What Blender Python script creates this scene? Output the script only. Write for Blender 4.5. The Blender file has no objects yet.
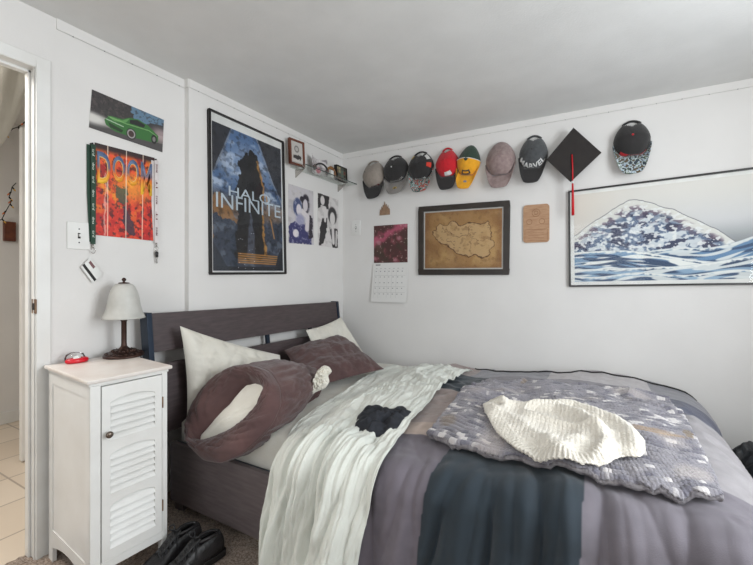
import bpy, bmesh, math, random
import numpy as np
from mathutils import Vector, Matrix
random.seed(7)
PI = math.pi
sc = bpy.context.scene
COL = sc.collection

# ------------------------------------------------------------------ camera
FPX, U0, V0, YAW = 385.0, 376.5, 276.0, math.radians(29.1)
CAM = (1.96, -2.892, 1.17)
cd = bpy.data.cameras.new('camera'); cam = bpy.data.objects.new('camera', cd); COL.objects.link(cam)
cam.location = CAM; cam.rotation_euler = (PI/2, 0, YAW)
cd.sensor_width = 36; cd.lens = FPX/753*36; cd.shift_y = -(282.5-V0)/753
cd.clip_start = .02
sc.camera = cam
# ------------------------------------------------------------------ world + lights
w = bpy.data.worlds.new('world'); sc.world = w; w.use_nodes = True
w.node_tree.nodes['Background'].inputs[0].default_value = (.75, .87, 1, 1)
w.node_tree.nodes['Background'].inputs[1].default_value = 1.5
def area(name, loc, rot, sx, sy, power, col):
    d = bpy.data.lights.new(name, 'AREA'); d.shape = 'RECTANGLE'; d.size = sx; d.size_y = sy; d.energy = power; d.color = col
    o = bpy.data.objects.new(name, d); COL.objects.link(o); o.location = loc; o.rotation_euler = rot; return o
area('window_daylight_right', (3.38, -1.75, 1.45), (0, math.radians(97), 0), 1.3, 1.1, 52, (.93, .97, 1))
area('window_daylight_rear', (1.75, -4.33, 1.4), (math.radians(102), 0, 0), 1.9, 1.3, 22, (1, .985, .96))
area('hall_fill_light', (-.5, -2.9, 2.3), (0, 0, 0), .5, .5, 34, (1, .96, .91))  # added fill with no visible fixture, placed to brighten the hall and swag sheet
sc.view_settings.view_transform = 'Standard'; sc.view_settings.look = 'None'
sc.view_settings.exposure = 0.0; sc.view_settings.gamma = 1; sc.view_settings.use_curve_mapping = False

# ------------------------------------------------------------------ back-projection on to real planes
RX = (math.cos(YAW), math.sin(YAW)); FX = (-math.sin(YAW), math.cos(YAW))
def ray(u, v):
    a = (u-U0)/FPX; return (a*RX[0]+FX[0], a*RX[1]+FX[1], (V0-v)/FPX)
def _hit(u, v, ax, c):
    r = ray(u, v); s = (c-CAM[ax])/r[ax]; return Vector((CAM[0]+s*r[0], CAM[1]+s*r[1], CAM[2]+s*r[2]))
def onX(u, v, x=0): return _hit(u, v, 0, x)
def onY(u, v, y=0): return _hit(u, v, 1, y)
def onZ(u, v, z=0): return _hit(u, v, 2, z)

# ------------------------------------------------------------------ colour, noise
def lin(c):
    c = np.asarray(c, float)
    if c.max() > 1.001: c = c/255.
    return np.where(c <= .04045, c/12.92, ((c+.055)/1.055)**2.4)
_rng = np.random.RandomState(3); _perm = _rng.permutation(512)
_perm = np.concatenate([_perm, _perm]); _ga = _rng.rand(512)*2*PI
def pn(x, y):
    x = np.asarray(x, float); y = np.asarray(y, float)
    xi = np.floor(x).astype(int); yi = np.floor(y).astype(int); xf = x-xi; yf = y-yi
    def g(i, j):
        h = _perm[(_perm[(xi+i) & 511]+yi+j) & 511]; a = _ga[h]
        return np.cos(a)*(xf-i)+np.sin(a)*(yf-j)
    u = xf**3*(xf*(xf*6-15)+10); v = yf**3*(yf*(yf*6-15)+10)
    return ((g(0, 0)*(1-u)+g(1, 0)*u)*(1-v)+(g(0, 1)*(1-u)+g(1, 1)*u)*v)*1.5
def fbm(x, y, o=4, gain=.5):
    s = 0; a = 1
    for k in range(o):
        s = s+a*pn(np.asarray(x)*2**k+17.3*k, np.asarray(y)*2**k+5.1*k); a *= gain
    return s
def ridge(x, y): return 1-np.abs(pn(x, y))*2.2
def sst(a, b, x):
    t = np.clip((np.asarray(x, float)-a)/(b-a), 0, 1); return t*t*(3-2*t)

# ------------------------------------------------------------------ materials (procedural nodes)
def mat(name, rgb, rough=.6, rgb2=None, scale=8, bump=0, bscale=60, metal=0, spec=.5, coat=0, sheen=0, det=4, stretch=None, attr=None):
    m = bpy.data.materials.new(name); m.use_nodes = True; nt = m.node_tree; N = nt.nodes; L = nt.links
    b = N['Principled BSDF']; b.inputs['Roughness'].default_value = rough; b.inputs['Metallic'].default_value = metal
    b.inputs['Specular IOR Level'].default_value = spec; b.inputs['Coat Weight'].default_value = coat
    b.inputs['Coat Roughness'].default_value = .05; b.inputs['Sheen Weight'].default_value = sheen
    tc = N.new('ShaderNodeTexCoord'); mp = N.new('ShaderNodeMapping'); L.new(tc.outputs['Object'], mp.inputs[0])
    if stretch: mp.inputs['Scale'].default_value = stretch
    if attr:
        a = N.new('ShaderNodeAttribute'); a.attribute_name = attr; L.new(a.outputs['Color'], b.inputs['Base Color'])
    else:
        rgb2 = rgb2 if rgb2 is not None else [c*.93 for c in rgb]
        n = N.new('ShaderNodeTexNoise'); n.inputs['Scale'].default_value = scale; n.inputs['Detail'].default_value = det
        r = N.new('ShaderNodeValToRGB'); r.color_ramp.elements[0].position = .35; r.color_ramp.elements[1].position = .65
        r.color_ramp.elements[0].color = (*lin(rgb), 1); r.color_ramp.elements[1].color = (*lin(np.array(rgb2)), 1)
        L.new(mp.outputs[0], n.inputs['Vector']); L.new(n.outputs['Fac'], r.inputs[0]); L.new(r.outputs[0], b.inputs['Base Color'])
    if bump:
        n2 = N.new('ShaderNodeTexNoise'); n2.inputs['Scale'].default_value = bscale; n2.inputs['Detail'].default_value = 3
        bp = N.new('ShaderNodeBump'); bp.inputs['Strength'].default_value = bump; bp.inputs['Distance'].default_value = .01
        L.new(mp.outputs[0], n2.inputs['Vector']); L.new(n2.outputs['Fac'], bp.inputs['Height']); L.new(bp.outputs[0], b.inputs['Normal'])
    return m
def tile_mat():
    m = mat('hall_tile', (214, 200, 182), .35); nt = m.node_tree; N = nt.nodes; L = nt.links; b = N['Principled BSDF']
    br = N.new('ShaderNodeTexBrick'); br.offset = .0; br.inputs['Scale'].default_value = 1; br.inputs['Brick Width'].default_value = .33
    br.inputs['Row Height'].default_value = .33; br.inputs['Mortar Size'].default_value = .005
    br.inputs['Color1'].default_value = (*lin((216, 202, 184)), 1); br.inputs['Color2'].default_value = (*lin((206, 190, 170)), 1)
    br.inputs['Mortar'].default_value = (*lin((165, 150, 134)), 1)
    L.new(N['Texture Coordinate'].outputs['Object'], br.inputs['Vector']); L.new(br.outputs[0], b.inputs['Base Color']); return m
def glass_mat(name, tint=(1, 1, 1), ior=1.45, fac=None):
    m = bpy.data.materials.new(name); m.use_nodes = True; nt = m.node_tree; N = nt.nodes; L = nt.links
    N.remove(N['Principled BSDF']); t = N.new('ShaderNodeBsdfTransparent'); t.inputs[0].default_value = (*tint, 1)
    g = N.new('ShaderNodeBsdfGlossy'); g.inputs['Roughness'].default_value = .04
    f = N.new('ShaderNodeFresnel'); f.inputs[0].default_value = ior
    mx = N.new('ShaderNodeMixShader'); mx.inputs[0].default_value = fac or 0
    if fac is None: L.new(f.outputs[0], mx.inputs[0])
    L.new(t.outputs[0], mx.inputs[1]); L.new(g.outputs[0], mx.inputs[2])
    L.new(mx.outputs[0], N['Material Output'].inputs[0]); return m
M = {}
M['wall'] = mat('wall_paint', (217, 215, 212), .7, (213, 211, 208), 3, .05, 90)
M['ceil'] = mat('ceiling_paint', (216, 216, 214), .8, (210, 210, 208), 5, .1, 120)
M['white'] = mat('white_gloss_paint', (222, 222, 219), .35, (214, 213, 209), 6, .03, 40)
M['carpet'] = mat('brown_carpet', (116, 92, 74), .95, (188, 168, 150), 130, 1, 300, sheen=.3, det=2)
M['tile'] = tile_mat()
M['gloss'] = glass_mat('clear_glass', ior=1.2)
M['pglass'] = glass_mat('picture_glass', ior=1.27)
M['black'] = mat('black_frame', (28, 26, 26), .35)
M['wenge'] = mat('dark_brown_wood', (76, 65, 66), .5, (63, 54, 55), 12, .06, 30, stretch=(8, 1, 8))
M['wenge2'] = mat('dark_brown_rail', (108, 98, 98), .5, (95, 86, 86), 12, .06, 30, stretch=(1, 8, 8))
M['steel'] = mat('blue_black_metal', (38, 50, 66), .35, metal=.5)
M['bronze'] = mat('aged_bronze', (72, 50, 42), .4, (50, 34, 30), 30, .3, 50, metal=.6)
M['brass'] = mat('worn_brass', (150, 124, 100), .4, (112, 86, 70), 30, metal=.7)
M['chrome'] = mat('nickel', (190, 186, 180), .25, metal=.9)
M['dark'] = mat('dark_hole', (25, 23, 22), .7)
M['frost'] = mat('frosted_glass', (190, 189, 183), .45, (176, 175, 169), 14, .05, 60)
M['art'] = mat('printed_paper', (1, 1, 1), .55, attr='Col')
M['clothart'] = mat('patchwork_cotton', (1, 1, 1), .85, attr='Col', bump=.15, bscale=400, sheen=.15)
M['knit'] = mat('knit_yarn', (1, 1, 1), .95, attr='Col', bump=.6, bscale=140, sheen=.3)
M['paper'] = mat('white_paper', (226, 226, 222), .7)
M['cream'] = mat('cream_green_cotton', (208, 210, 202), .85, (199, 202, 194), 5, .2, 300, sheen=.2)
M['sheet'] = mat('white_cotton', (214, 212, 203), .85, (204, 201, 190), 6, .2, 200, sheen=.2)
M['brownc'] = mat('brown_cotton', (84, 58, 56), .85, (72, 49, 48), 8, .2, 260, sheen=.2)
M['blackc'] = mat('black_cotton', (34, 37, 44), .9, (26, 28, 34), 30, .4, 200)
M['walnut'] = mat('walnut', (112, 62, 42), .45, (84, 44, 30), 20, stretch=(6, 1, 1))
M['birch'] = mat('light_plywood', (176, 140, 108), .6, (160, 122, 92), 20, stretch=(1, 1, 5))
M['red'] = mat('red_fabric', (200, 22, 34), .6)
M['rubber'] = mat('black_leather', (44, 43, 44), .36, (32, 31, 32), 30, .3, 120)

# ------------------------------------------------------------------ object helpers
def link(name, me, m, parent=None, loc=None):
    o = bpy.data.objects.new(name, me); COL.objects.link(o)
    if m is not None:
        for q in (m if isinstance(m, (list, tuple)) else [m]): me.materials.append(M[q] if isinstance(q, str) else q)
    if parent: o.parent = parent
    if loc is not None: o.location = loc
    return o
def tag(o, label, cat, group=None, kind=None):
    o['label'] = label; o['category'] = cat
    if group: o['group'] = group
    if kind: o['kind'] = kind
    return o
def thing(name, label, cat, loc=(0, 0, 0), group=None, rz=0):
    o = bpy.data.objects.new(name, None); COL.objects.link(o); o.location = loc; o.rotation_euler = (0, 0, rz); o.empty_display_size = .05
    return tag(o, label, cat, group)
def reparent_local(o, root):
    """mesh built in world coordinates -> child of a root that sits at its base"""
    o.parent = root; mw = Matrix.Translation(root.location) @ root.rotation_euler.to_matrix().to_4x4()
    o.data.transform(mw.inverted())
    return o
def pydata(name, vs, fs, m, parent=None, smooth=False, world=False):
    me = bpy.data.meshes.new(name); me.from_pydata([tuple(map(float, v)) for v in vs], [], [tuple(map(int, f)) for f in fs]); me.update()
    if smooth: me.polygons.foreach_set('use_smooth', [True]*len(me.polygons))
    o = link(name, me, m, None if world else parent)
    if world and parent: reparent_local(o, parent)
    return o
class B:
    def __init__(s): s.v = []; s.f = []
    def add(s, vs, fs):
        n = len(s.v); s.v += [tuple(v) for v in vs]; s.f += [tuple(i+n for i in f) for f in fs]; return s
    def box(s, a, b, mtx=None):
        x0, y0, z0 = a; x1, y1, z1 = b
        vs = [Vector(p) for p in ((x0, y0, z0), (x1, y0, z0), (x1, y1, z0), (x0, y1, z0), (x0, y0, z1), (x1, y0, z1), (x1, y1, z1), (x0, y1, z1))]
        if mtx: vs = [mtx @ v for v in vs]
        return s.add(vs, [(0, 3, 2, 1), (4, 5, 6, 7), (0, 1, 5, 4), (1, 2, 6, 5), (2, 3, 7, 6), (3, 0, 4, 7)])
    def hexa(s, c8): return s.add(c8, [(0, 3, 2, 1), (4, 5, 6, 7), (0, 1, 5, 4), (1, 2, 6, 5), (2, 3, 7, 6), (3, 0, 4, 7)])
    def lathe(s, prof, c=(0, 0, 0), n=32, mtx=None):
        vs = []; fs = []
        for r, z in prof:
            for k in range(n):
                a = 2*PI*k/n; v = Vector((r*math.cos(a), r*math.sin(a), z)); v = mtx @ v if mtx else v
                vs.append(v+Vector(c))
        for i in range(len(prof)-1):
            for k in range(n): fs.append((i*n+k, i*n+(k+1) % n, (i+1)*n+(k+1) % n, (i+1)*n+k))
        fs.append(tuple(range(n))[::-1]); fs.append(tuple((len(prof)-1)*n+k for k in range(n)))
        return s.add(vs, fs)
    def tube(s, pts, r, n=8, closed=False):
        pts = [Vector(p) for p in pts]; vs = []; fs = []; m = len(pts); up = Vector((.13, .21, .97))
        for i, p in enumerate(pts):
            t = (pts[(i+1) % m] if (i < m-1 or closed) else p)-(pts[i-1] if (i > 0 or closed) else p); t.normalize()
            a = t.cross(up).normalized(); b = t.cross(a); rr = r[i] if isinstance(r, (list, tuple)) else r
            for k in range(n):
                q = 2*PI*k/n; vs.append(p+(a*math.cos(q)+b*math.sin(q))*rr)
        for i in range(m if closed else m-1):
            j = (i+1) % m
            for k in range(n): fs.append((i*n+k, i*n+(k+1) % n, j*n+(k+1) % n, j*n+k))
        if not closed: fs.append(tuple(range(n))[::-1]); fs.append(tuple((m-1)*n+k for k in range(n)))
        return s.add(vs, fs)
    def ball(s, c, r, n=12, sc=(1, 1, 1)):
        vs = []; fs = []; h = n//2
        for i in range(h+1):
            t = PI*i/h
            for k in range(n):
                a = 2*PI*k/n; vs.append((c[0]+r*sc[0]*math.sin(t)*math.cos(a), c[1]+r*sc[1]*math.sin(t)*math.sin(a), c[2]+r*sc[2]*math.cos(t)))
        for i in range(h):
            for k in range(n): fs.append((i*n+k, (i+1)*n+k, (i+1)*n+(k+1) % n, i*n+(k+1) % n))
        return s.add(vs, fs)
    def prism(s, pts, d, mp):
        """pts 2D outline, mp(x,y,depth)->world"""
        n = len(pts); vs = [mp(x, y, 0) for x, y in pts]+[mp(x, y, d) for x, y in pts]
        return s.add(vs, [tuple(range(n))[::-1], tuple(range(n, 2*n))]+[(i, (i+1) % n, n+(i+1) % n, n+i) for i in range(n)])
    def build(s, name, m, parent=None, smooth=False, world=True, bevel=0, sub=0):
        o = pydata(name, s.v, s.f, m, parent, smooth, world)
        bm = bmesh.new(); bm.from_mesh(o.data); bmesh.ops.remove_doubles(bm, verts=bm.verts, dist=1e-6); bmesh.ops.recalc_face_normals(bm, faces=bm.faces); bm.to_mesh(o.data); bm.free()
        if bevel:
            q = o.modifiers.new('bevel', 'BEVEL'); q.width = bevel; q.segments = 2; q.limit_method = 'ANGLE'
        if sub:
            q = o.modifiers.new('sub', 'SUBSURF'); q.levels = sub; q.render_levels = sub
        return o
def grid(name, P, m, parent=None, col=None, smooth=True, world=True, wrap_u=False):
    """P: (h,w,3) array"""
    h, wd = P.shape[:2]; me = bpy.data.meshes.new(name)
    idx = np.arange(h*wd).reshape(h, wd)
    if wrap_u: A = idx[:-1]; Bq = np.roll(idx, -1, 1)[:-1]; C = np.roll(idx, -1, 1)[1:]; D = idx[1:]
    else: A = idx[:-1, :-1]; Bq = idx[:-1, 1:]; C = idx[1:, 1:]; D = idx[1:, :-1]
    F = np.stack([A, Bq, C, D], -1).reshape(-1, 4)
    me.from_pydata(P.reshape(-1, 3).tolist(), [], F.tolist()); me.update()
    if smooth: me.polygons.foreach_set('use_smooth', [True]*len(me.polygons))
    if col is not None:
        ca = me.color_attributes.new('Col', 'FLOAT_COLOR', 'POINT')
        c4 = np.ones((h*wd, 4)); c4[:, :3] = lin(np.clip(col, 0, 1)).reshape(-1, 3); ca.data.foreach_set('color', c4.ravel())
    o = link(name, me, m, None if world else parent)
    if world and parent: reparent_local(o, parent)
    return o
def solid(o, t, off=-1):
    q = o.modifiers.new('solid', 'SOLIDIFY'); q.thickness = t; q.offset = off; return o
def struct(o): o['kind'] = 'structure'; return o

# ------------------------------------------------------------------ painter for prints
class Art:
    def __init__(s, W, H, c):
        s.W, s.H = W, H; s.x, s.y = np.meshgrid(np.linspace(0, 1, W), np.linspace(0, 1, H)); s.c = np.zeros((H, W, 3))+np.array(c)/255.; s.asp = W/H
    def mix(s, m, col, a=1.0):
        col = np.array(col)/255. if not (isinstance(col, np.ndarray) and col.ndim == 3) else col
        m = (np.clip(m, 0, 1)*a)[..., None]; s.c = s.c*(1-m)+col*m; return s
    def poly(s, pts, col, a=1.0, wob=0, wf=10):
        x = s.x+(wob*fbm(s.x*wf, s.y*wf, 3) if wob else 0); y = s.y+(wob*fbm(s.x*wf+9, s.y*wf+4, 3) if wob else 0)
        ins = np.zeros(x.shape, bool); n = len(pts)
        for i in range(n):
            x1, y1 = pts[i]; x2, y2 = pts[(i+1) % n]
            if y1 == y2: continue
            c = ((y1 > y) != (y2 > y)) & (x < (x2-x1)*(y-y1)/(y2-y1)+x1); ins ^= c
        return s.mix(ins*1.0, col, a)
    def ell(s, cx, cy, rx, ry, col, a=1.0, soft=.15, rot=0):
        dx = s.x-cx; dy = s.y-cy; c, q = math.cos(rot), math.sin(rot); X = (dx*c+dy*q)/rx; Y = (-dx*q+dy*c)/ry
        return s.mix(1-sst(1-soft, 1+soft, np.sqrt(X*X+Y*Y)), col, a)
    def line(s, pts, wd, col, a=1.0, wob=0, wf=10):
        X = (s.x+(wob*fbm(s.x*wf, s.y*wf, 3) if wob else 0))*s.asp; Y = s.y+(wob*fbm(s.x*wf+9, s.y*wf+4, 3) if wob else 0); d = np.full(s.x.shape, 9.)
        for (x1, y1), (x2, y2) in zip(pts[:-1], pts[1:]):
            ax, ay, bx, by = x1*s.asp, y1, x2*s.asp, y2; L2 = (bx-ax)**2+(by-ay)**2+1e-9
            t = np.clip(((X-ax)*(bx-ax)+(Y-ay)*(by-ay))/L2, 0, 1); d = np.minimum(d, np.hypot(X-ax-t*(bx-ax), Y-ay-t*(by-ay)))
        return s.mix(1-sst(wd*.7, wd*1.3, d), col, a)
    def nz(s, f, col, a=1.0, lo=0, hi=.5, fy=None, o=4): return s.mix(sst(lo, hi, fbm(s.x*f*s.asp+3, s.y*(fy or f)+7, o)), col, a)
def print_on(name, art, c4, parent, m='art', off=0.0, nrm=(0, 0, 0)):
    """c4 = TL, TR, BR, BL world corners"""
    TL, TR, BR, BL = [np.array(c) for c in c4]; x = art.x[..., None]; y = art.y[..., None]
    P = (TL*(1-x)+TR*x)*(1-y)+(BL*(1-x)+BR*x)*y+np.array(nrm)*off
    return grid(name, P, m, parent, art.c, smooth=False)
def text_mesh(txt, c4, parent, m, name='lettering', lift=.0015, nrm=(1, 0, 0), mapper=None, bold=0.0, sub=0, thick=.0006):
    cu = bpy.data.curves.new('txt', 'FONT'); cu.body = txt; cu.offset = bold; cu.resolution_u = 3
    t = bpy.data.objects.new('txt', cu); COL.objects.link(t); dg = bpy.context.evaluated_depsgraph_get()
    me = bpy.data.meshes.new_from_object(t.evaluated_get(dg)); bpy.data.objects.remove(t)
    bm = bmesh.new(); bm.from_mesh(me); bmesh.ops.triangulate(bm, faces=bm.faces)
    if sub: bmesh.ops.subdivide_edges(bm, edges=bm.edges, cuts=sub, use_grid_fill=True)
    xs = [v.co.x for v in bm.verts]; ys = [v.co.y for v in bm.verts]; x0, x1, y0, y1 = min(xs), max(xs), min(ys), max(ys)
    n = Vector(nrm)
    for v in bm.verts:
        u = (v.co.x-x0)/(x1-x0); q = 1-(v.co.y-y0)/(y1-y0)
        if mapper: v.co = mapper(u, q)
        else:
            TL, TR, BR, BL = [Vector(c) for c in c4]; v.co = (TL*(1-u)+TR*u)*(1-q)+(BL*(1-u)+BR*u)*q+n*lift
    bm.to_mesh(me); bm.free(); me.materials.clear()
    o = link(name, me, m)
    if thick: solid(o, thick, 1)
    if parent: reparent_local(o, parent)
    return o

JX = -.035   # the wall left of the jog stands back a little
# ================================================================== ROOM
def sbox(name, a, b, m): return struct(B().box(a, b).build(name, m))
CZ = 2.27
w_ = B(); w_.box((-.25, -1.525, 0), (0, .25, CZ+.12)); w_.box((-.115, -2.186, 0), (JX, -1.525, CZ+.12))
w_.box((-.115, -3.06, 2.035), (JX, -2.186, CZ+.12)); w_.box((-.115, -4.6, 0), (JX, -3.06, CZ+.12))
struct(w_.build('wall_left', 'wall'))
sbox('wall_back', (-.25, 0, 0), (3.7, .2, CZ+.12), 'wall')
w_ = B(); w_.box((3.42, -.75, 0), (3.6, .2, CZ+.1)); w_.box((3.42, -4.6, 0), (3.6, -2.35, CZ+.1)); w_.box((3.42, -2.35, 0), (3.6, -.75, .75)); w_.box((3.42, -2.35, 2.1), (3.6, -.75, CZ+.1))
struct(w_.build('wall_right', 'wall'))
w_ = B(); w_.box((-.25, -4.6, 0), (.7, -4.4, CZ+.1)); w_.box((2.8, -4.6, 0), (3.6, -4.4, CZ+.1)); w_.box((.7, -4.6, 0), (2.8, -4.4, .7)); w_.box((.7, -4.6, 2.1), (2.8, -4.4, CZ+.1))
struct(w_.build('wall_front', 'wall'))
sbox('ceiling', (-.25, -4.6, CZ), (3.7, .2, CZ+.15), 'ceil')
# carpet
gx, gy = np.meshgrid(np.linspace(-.115, 3.42, 300), np.linspace(-4.42, .0, 340))
cz = .004+.004*fbm(gx*18, gy*18, 3)+np.random.RandomState(1).rand(*gx.shape)*.006-.006
fl = grid('floor', np.stack([gx, gy, cz], -1), 'carpet', smooth=True); struct(fl)
# windows behind the camera
def window(n, horiz, a, b, z0, z1, c):
    r = bpy.data.objects.new(n, None); COL.objects.link(r); r['kind'] = 'structure'
    f = B(); t = .05
    def bx(p, q, lo, hi): f.box((c-.03, p, lo), (c+.03, q, hi)) if not horiz else f.box((p, c-.03, lo), (q, c+.03, hi))
    bx(a, b, z0, z0+t); bx(a, b, z1-t, z1); bx(a, a+t, z0+t, z1-t); bx(b-t, b, z0+t, z1-t); mid = (a+b)/2; bx(mid-.02, mid+.02, z0+t, z1-t)
    f.build('window_frame', 'white', r, world=False)
    g = B(); g.box((c+.004, a, z0), (c+.008, b, z1)) if not horiz else g.box((a, c-.008, z0), (b, c-.004, z1)); g.build('pane', 'gloss', r, world=False)
window('window_1', False, -2.35, -.75, .75, 2.1, 3.5); window('window_2', True, .7, 2.8, .7, 2.1, -4.5)
# trim strips under the ceiling, with their tiny nails
def strip(name, p, q, n, m='wall'):
    p = Vector(p); q = Vector(q); d = (q-p).normalized(); nn = Vector(n); b = B()
    z = Vector((0, 0, 1)); b.hexa([p, q, q+nn*.005, p+nn*.005, p+z*.045, q+z*.045, q+nn*.005+z*.045, p+nn*.005+z*.045])
    o = struct(b.build(name, m)); k = B(); c = B(); L = (q-p).length
    c.tube([p+nn*.002-z*.001, q+nn*.002-z*.001], .0012, 5)
    i = .06
    while i < L: k.ball(p+d*i+nn*.003-z*.001, .0032, 6); i += .125
    c.build('cord', mat('pale_cord', (205, 204, 200), .7), o, world=False); k.build('nail', mat('nail_head', (150, 148, 146), .6), o, world=False)
TZ = CZ-.045
strip('trim_1', (JX, -2.12, TZ), (JX, -1.53, TZ), (1, 0, 0)); strip('trim_2', (JX, -1.525, TZ), (0, -1.525, TZ), (0, -1, 0))
strip('trim_3', (0, -1.525, TZ), (0, 0, TZ), (1, 0, 0)); strip('trim_4', (0, 0, TZ), (3.42, 0, TZ), (0, -1, 0))
# doorway casing
b = B()
b.box((JX, -2.19, 0), (JX+.007, -2.142, 2.075)); b.box((JX, -3.1, 2.03), (JX+.007, -2.19, 2.075))
b.build('trim_5', 'white', bevel=.002)['kind'] = 'structure'
b = B()
b.box((-.118, -2.19, 0), (JX+.004, -2.1855, 2.03)); b.box((-.118, -3.06, 2.027), (JX+.004, -2.186, 2.035))
b.box((-.112, -2.199, 0), (-.08, -2.19, 2.03)); b.box((-.112, -3.06, 2.016), (-.08, -2.19, 2.027))
b.box((-.128, -2.187, 0), (-.118, -2.12, 2.1)); b.box((-.05, -2.194, 0), (-.042, -2.19, 2.03))
jm = struct(b.build('door_1', 'white', bevel=.0015))
pl = B(); pl.box((-.066, -2.1935, 1.015), (JX+.012, -2.19, 1.075)); pl.build('strike_plate', 'brass', jm, world=False, bevel=.002)
pl = B(); pl.box((-.056, -2.1945, 1.03), (-.036, -2.193, 1.058)); pl.build('strike_hole', 'dark', jm, world=False)
# hall beyond the doorway
sbox('floor_hall', (-2.6, -4.6, -.08), (-.115, -.8, -.002), 'tile')
sbox('wall_hall_far', (-2.3, -4.6, 0), (-2.1, -.9, 2.4), 'wall'); sbox('ceiling_hall', (-2.6, -4.6, 2.4), (-.115, -.8, 2.5), 'wall')
sbox('wall_hall_end', (-2.6, -1.1, 0), (-.115, -.9, 2.4), 'wall'); sbox('wall_hall_near', (-2.6, -4.6, 0), (-.25, -4.5, 2.4), 'wall')
sbox('baseboard_hall', (-2.1, -4.5, 0), (-2.085, -1.1, .09), 'white')
dl = B(); dl.box((-1.18, -1.87, .012), (-1.14, -1.1, 2.1)); dl = struct(dl.build('door_2', 'white', bevel=.003))
dk = B(); dk.box((-1.182, -1.84, .004), (-1.138, -1.1, .011)); dk.build('door_sweep', 'dark', dl, world=False)

# draped cloth under the hall ceiling
sw_ = np.array([onX(a_, b_, -.8) for a_, b_ in ((27.5, 76), (26.5, 88), (24, 100), (19, 114), (12, 128), (4, 142), (-8, 156), (-25, 168), (-50, 176), (-90, 178), (-140, 170), (-200, 140))])
u = np.linspace(0, 11, 90); v = np.linspace(0, 1, 30)[:, None]; ly_ = np.interp(u, range(12), sw_[:, 1]); lz_ = np.interp(u, range(12), sw_[:, 2])
for _ in range(5): lz_[1:-1] = (lz_[:-2]+2*lz_[1:-1]+lz_[2:])/4
Pz = np.stack([-.8+v*.25+.03*np.sin(u[None]*2+v*3)*v+0*u[None], ly_[None]+0*v, lz_[None]*(1-v)+2.39*v+.0*u[None]], -1); Pz[..., 2] = np.minimum(Pz[..., 2], 2.39)
cl = grid('draped_sheet', Pz, 'sheet'); solid(cl, .003, 0); tag(cl, 'white sheet hung in a swag under the hall ceiling beyond the doorway', 'sheet')
# string lights in the hall
def string_lights(pts, lab):
    r = thing('string_lights', lab, 'string lights', pts[len(pts)//2]); B().tube(pts, .003, 6).build('wire', 'dark', r, smooth=True)
    for i, p in enumerate(pts[1:-1]):
        d = Vector((0, .6*(-1)**i, -.8)).normalized(); p = Vector(p)
        bb = B(); bb.tube([p, p+d*.018], .005, 8); bb.build('socket', 'dark', r)
        c = (225, 120, 50) if i % 2 else (230, 180, 60)
        bb = B(); bb.tube([p+d*.018, p+d*.026, p+d*.038], [.004, .0055, .002], 8); bb.build('bulb', mat('amber_bulb', c, .3), r, smooth=True)
string_lights([onX(a, b_, -1.3) for a, b_ in ((-4, 138), (4, 132), (12, 129), (18, 127), (25, 122), (31, 116))], 'short string of amber bulbs hanging just below the hall swag sheet')
string_lights([onX(a, b_, -2.02) for a, b_ in ((-3, 222), (2, 219), (6, 211), (10, 204), (12, 200), (9, 197), (11, 192), (12, 187), (16, 183))], 'zigzag string of tiny bulbs on the hall wall above the brown wooden plaque')
a = onX(4, 221, -2.07); c = onX(16.2, 241.5, -2.07)
b = B().box((-2.1, a.y, c.z), (-2.07, c.y, a.z)); tag(b.build('wooden_plaque', 'walnut', bevel=.004), 'plain brown wooden block plaque on the hall wall', 'plaque')

# ================================================================== WALL ART (left wall)
def framed(name, lab, c4, nrm, fw, fd, fmat, mwhite, art, parts=True, glass=True, cat='framed poster'):
    """c4 TL,TR,BR,BL outer corners on the wall plane"""
    TL, TR, BR, BL = [Vector(c) for c in c4]; n = Vector(nrm); ctr = (BL+BR)/2
    r = thing(name, lab, cat, ctr); ex = (TR-TL).normalized(); ez = (TL-BL).normalized(); W = (TR-TL).length; H = (TL-BL).length
    def q(x, y, d): return BL+(TL-BL)*(y/H)+((BR-BL)*(1-y/H)+(TR-TL)*(y/H))*(x/W)+n*d
    f = B(); F = lambda x0, x1, y0, y1: f.hexa([q(x0, y0, .002), q(x1, y0, .002), q(x1, y0, fd), q(x0, y0, fd), q(x0, y1, .002), q(x1, y1, .002), q(x1, y1, fd), q(x0, y1, fd)])
    F(0, W, 0, fw); F(0, W, H-fw, H); F(0, fw, fw, H-fw); F(W-fw, W, fw, H-fw); f.build('frame', fmat, r, bevel=min(.003, fw*.2))
    bk = B().hexa([q(fw, fw, .002), q(W-fw, fw, .002), q(W-fw, fw, fd*.4), q(fw, fw, fd*.4), q(fw, H-fw, .002), q(W-fw, H-fw, .002), q(W-fw, H-fw, fd*.4), q(fw, H-fw, fd*.4)])
    bk.build('mount', 'paper', r)
    i = fw; a, b_, c, d = mwhite
    cc = (q(i+a, H-i-b_, fd*.4+.001), q(W-i-c, H-i-b_, fd*.4+.001), q(W-i-c, i+d, fd*.4+.001), q(i+a, i+d, fd*.4+.001))
    pr = print_on('print', art, cc, r)
    if glass:
        g = B().add([q(i, i, fd*.75), q(W-i, i, fd*.75), q(W-i, H-i, fd*.75), q(i, H-i, fd*.75)], [(0, 1, 2, 3)]); g.build('glass_pane', 'pglass', r)
    return r, cc
def sub(cc, x0, y0, x1, y1):
    TL, TR, BR, BL = cc; f = lambda x, y: (TL*(1-x)+TR*x)*(1-y)+(BL*(1-x)+BR*x)*y
    return (f(x0, y0), f(x1, y0), f(x1, y1), f(x0, y1))
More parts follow.
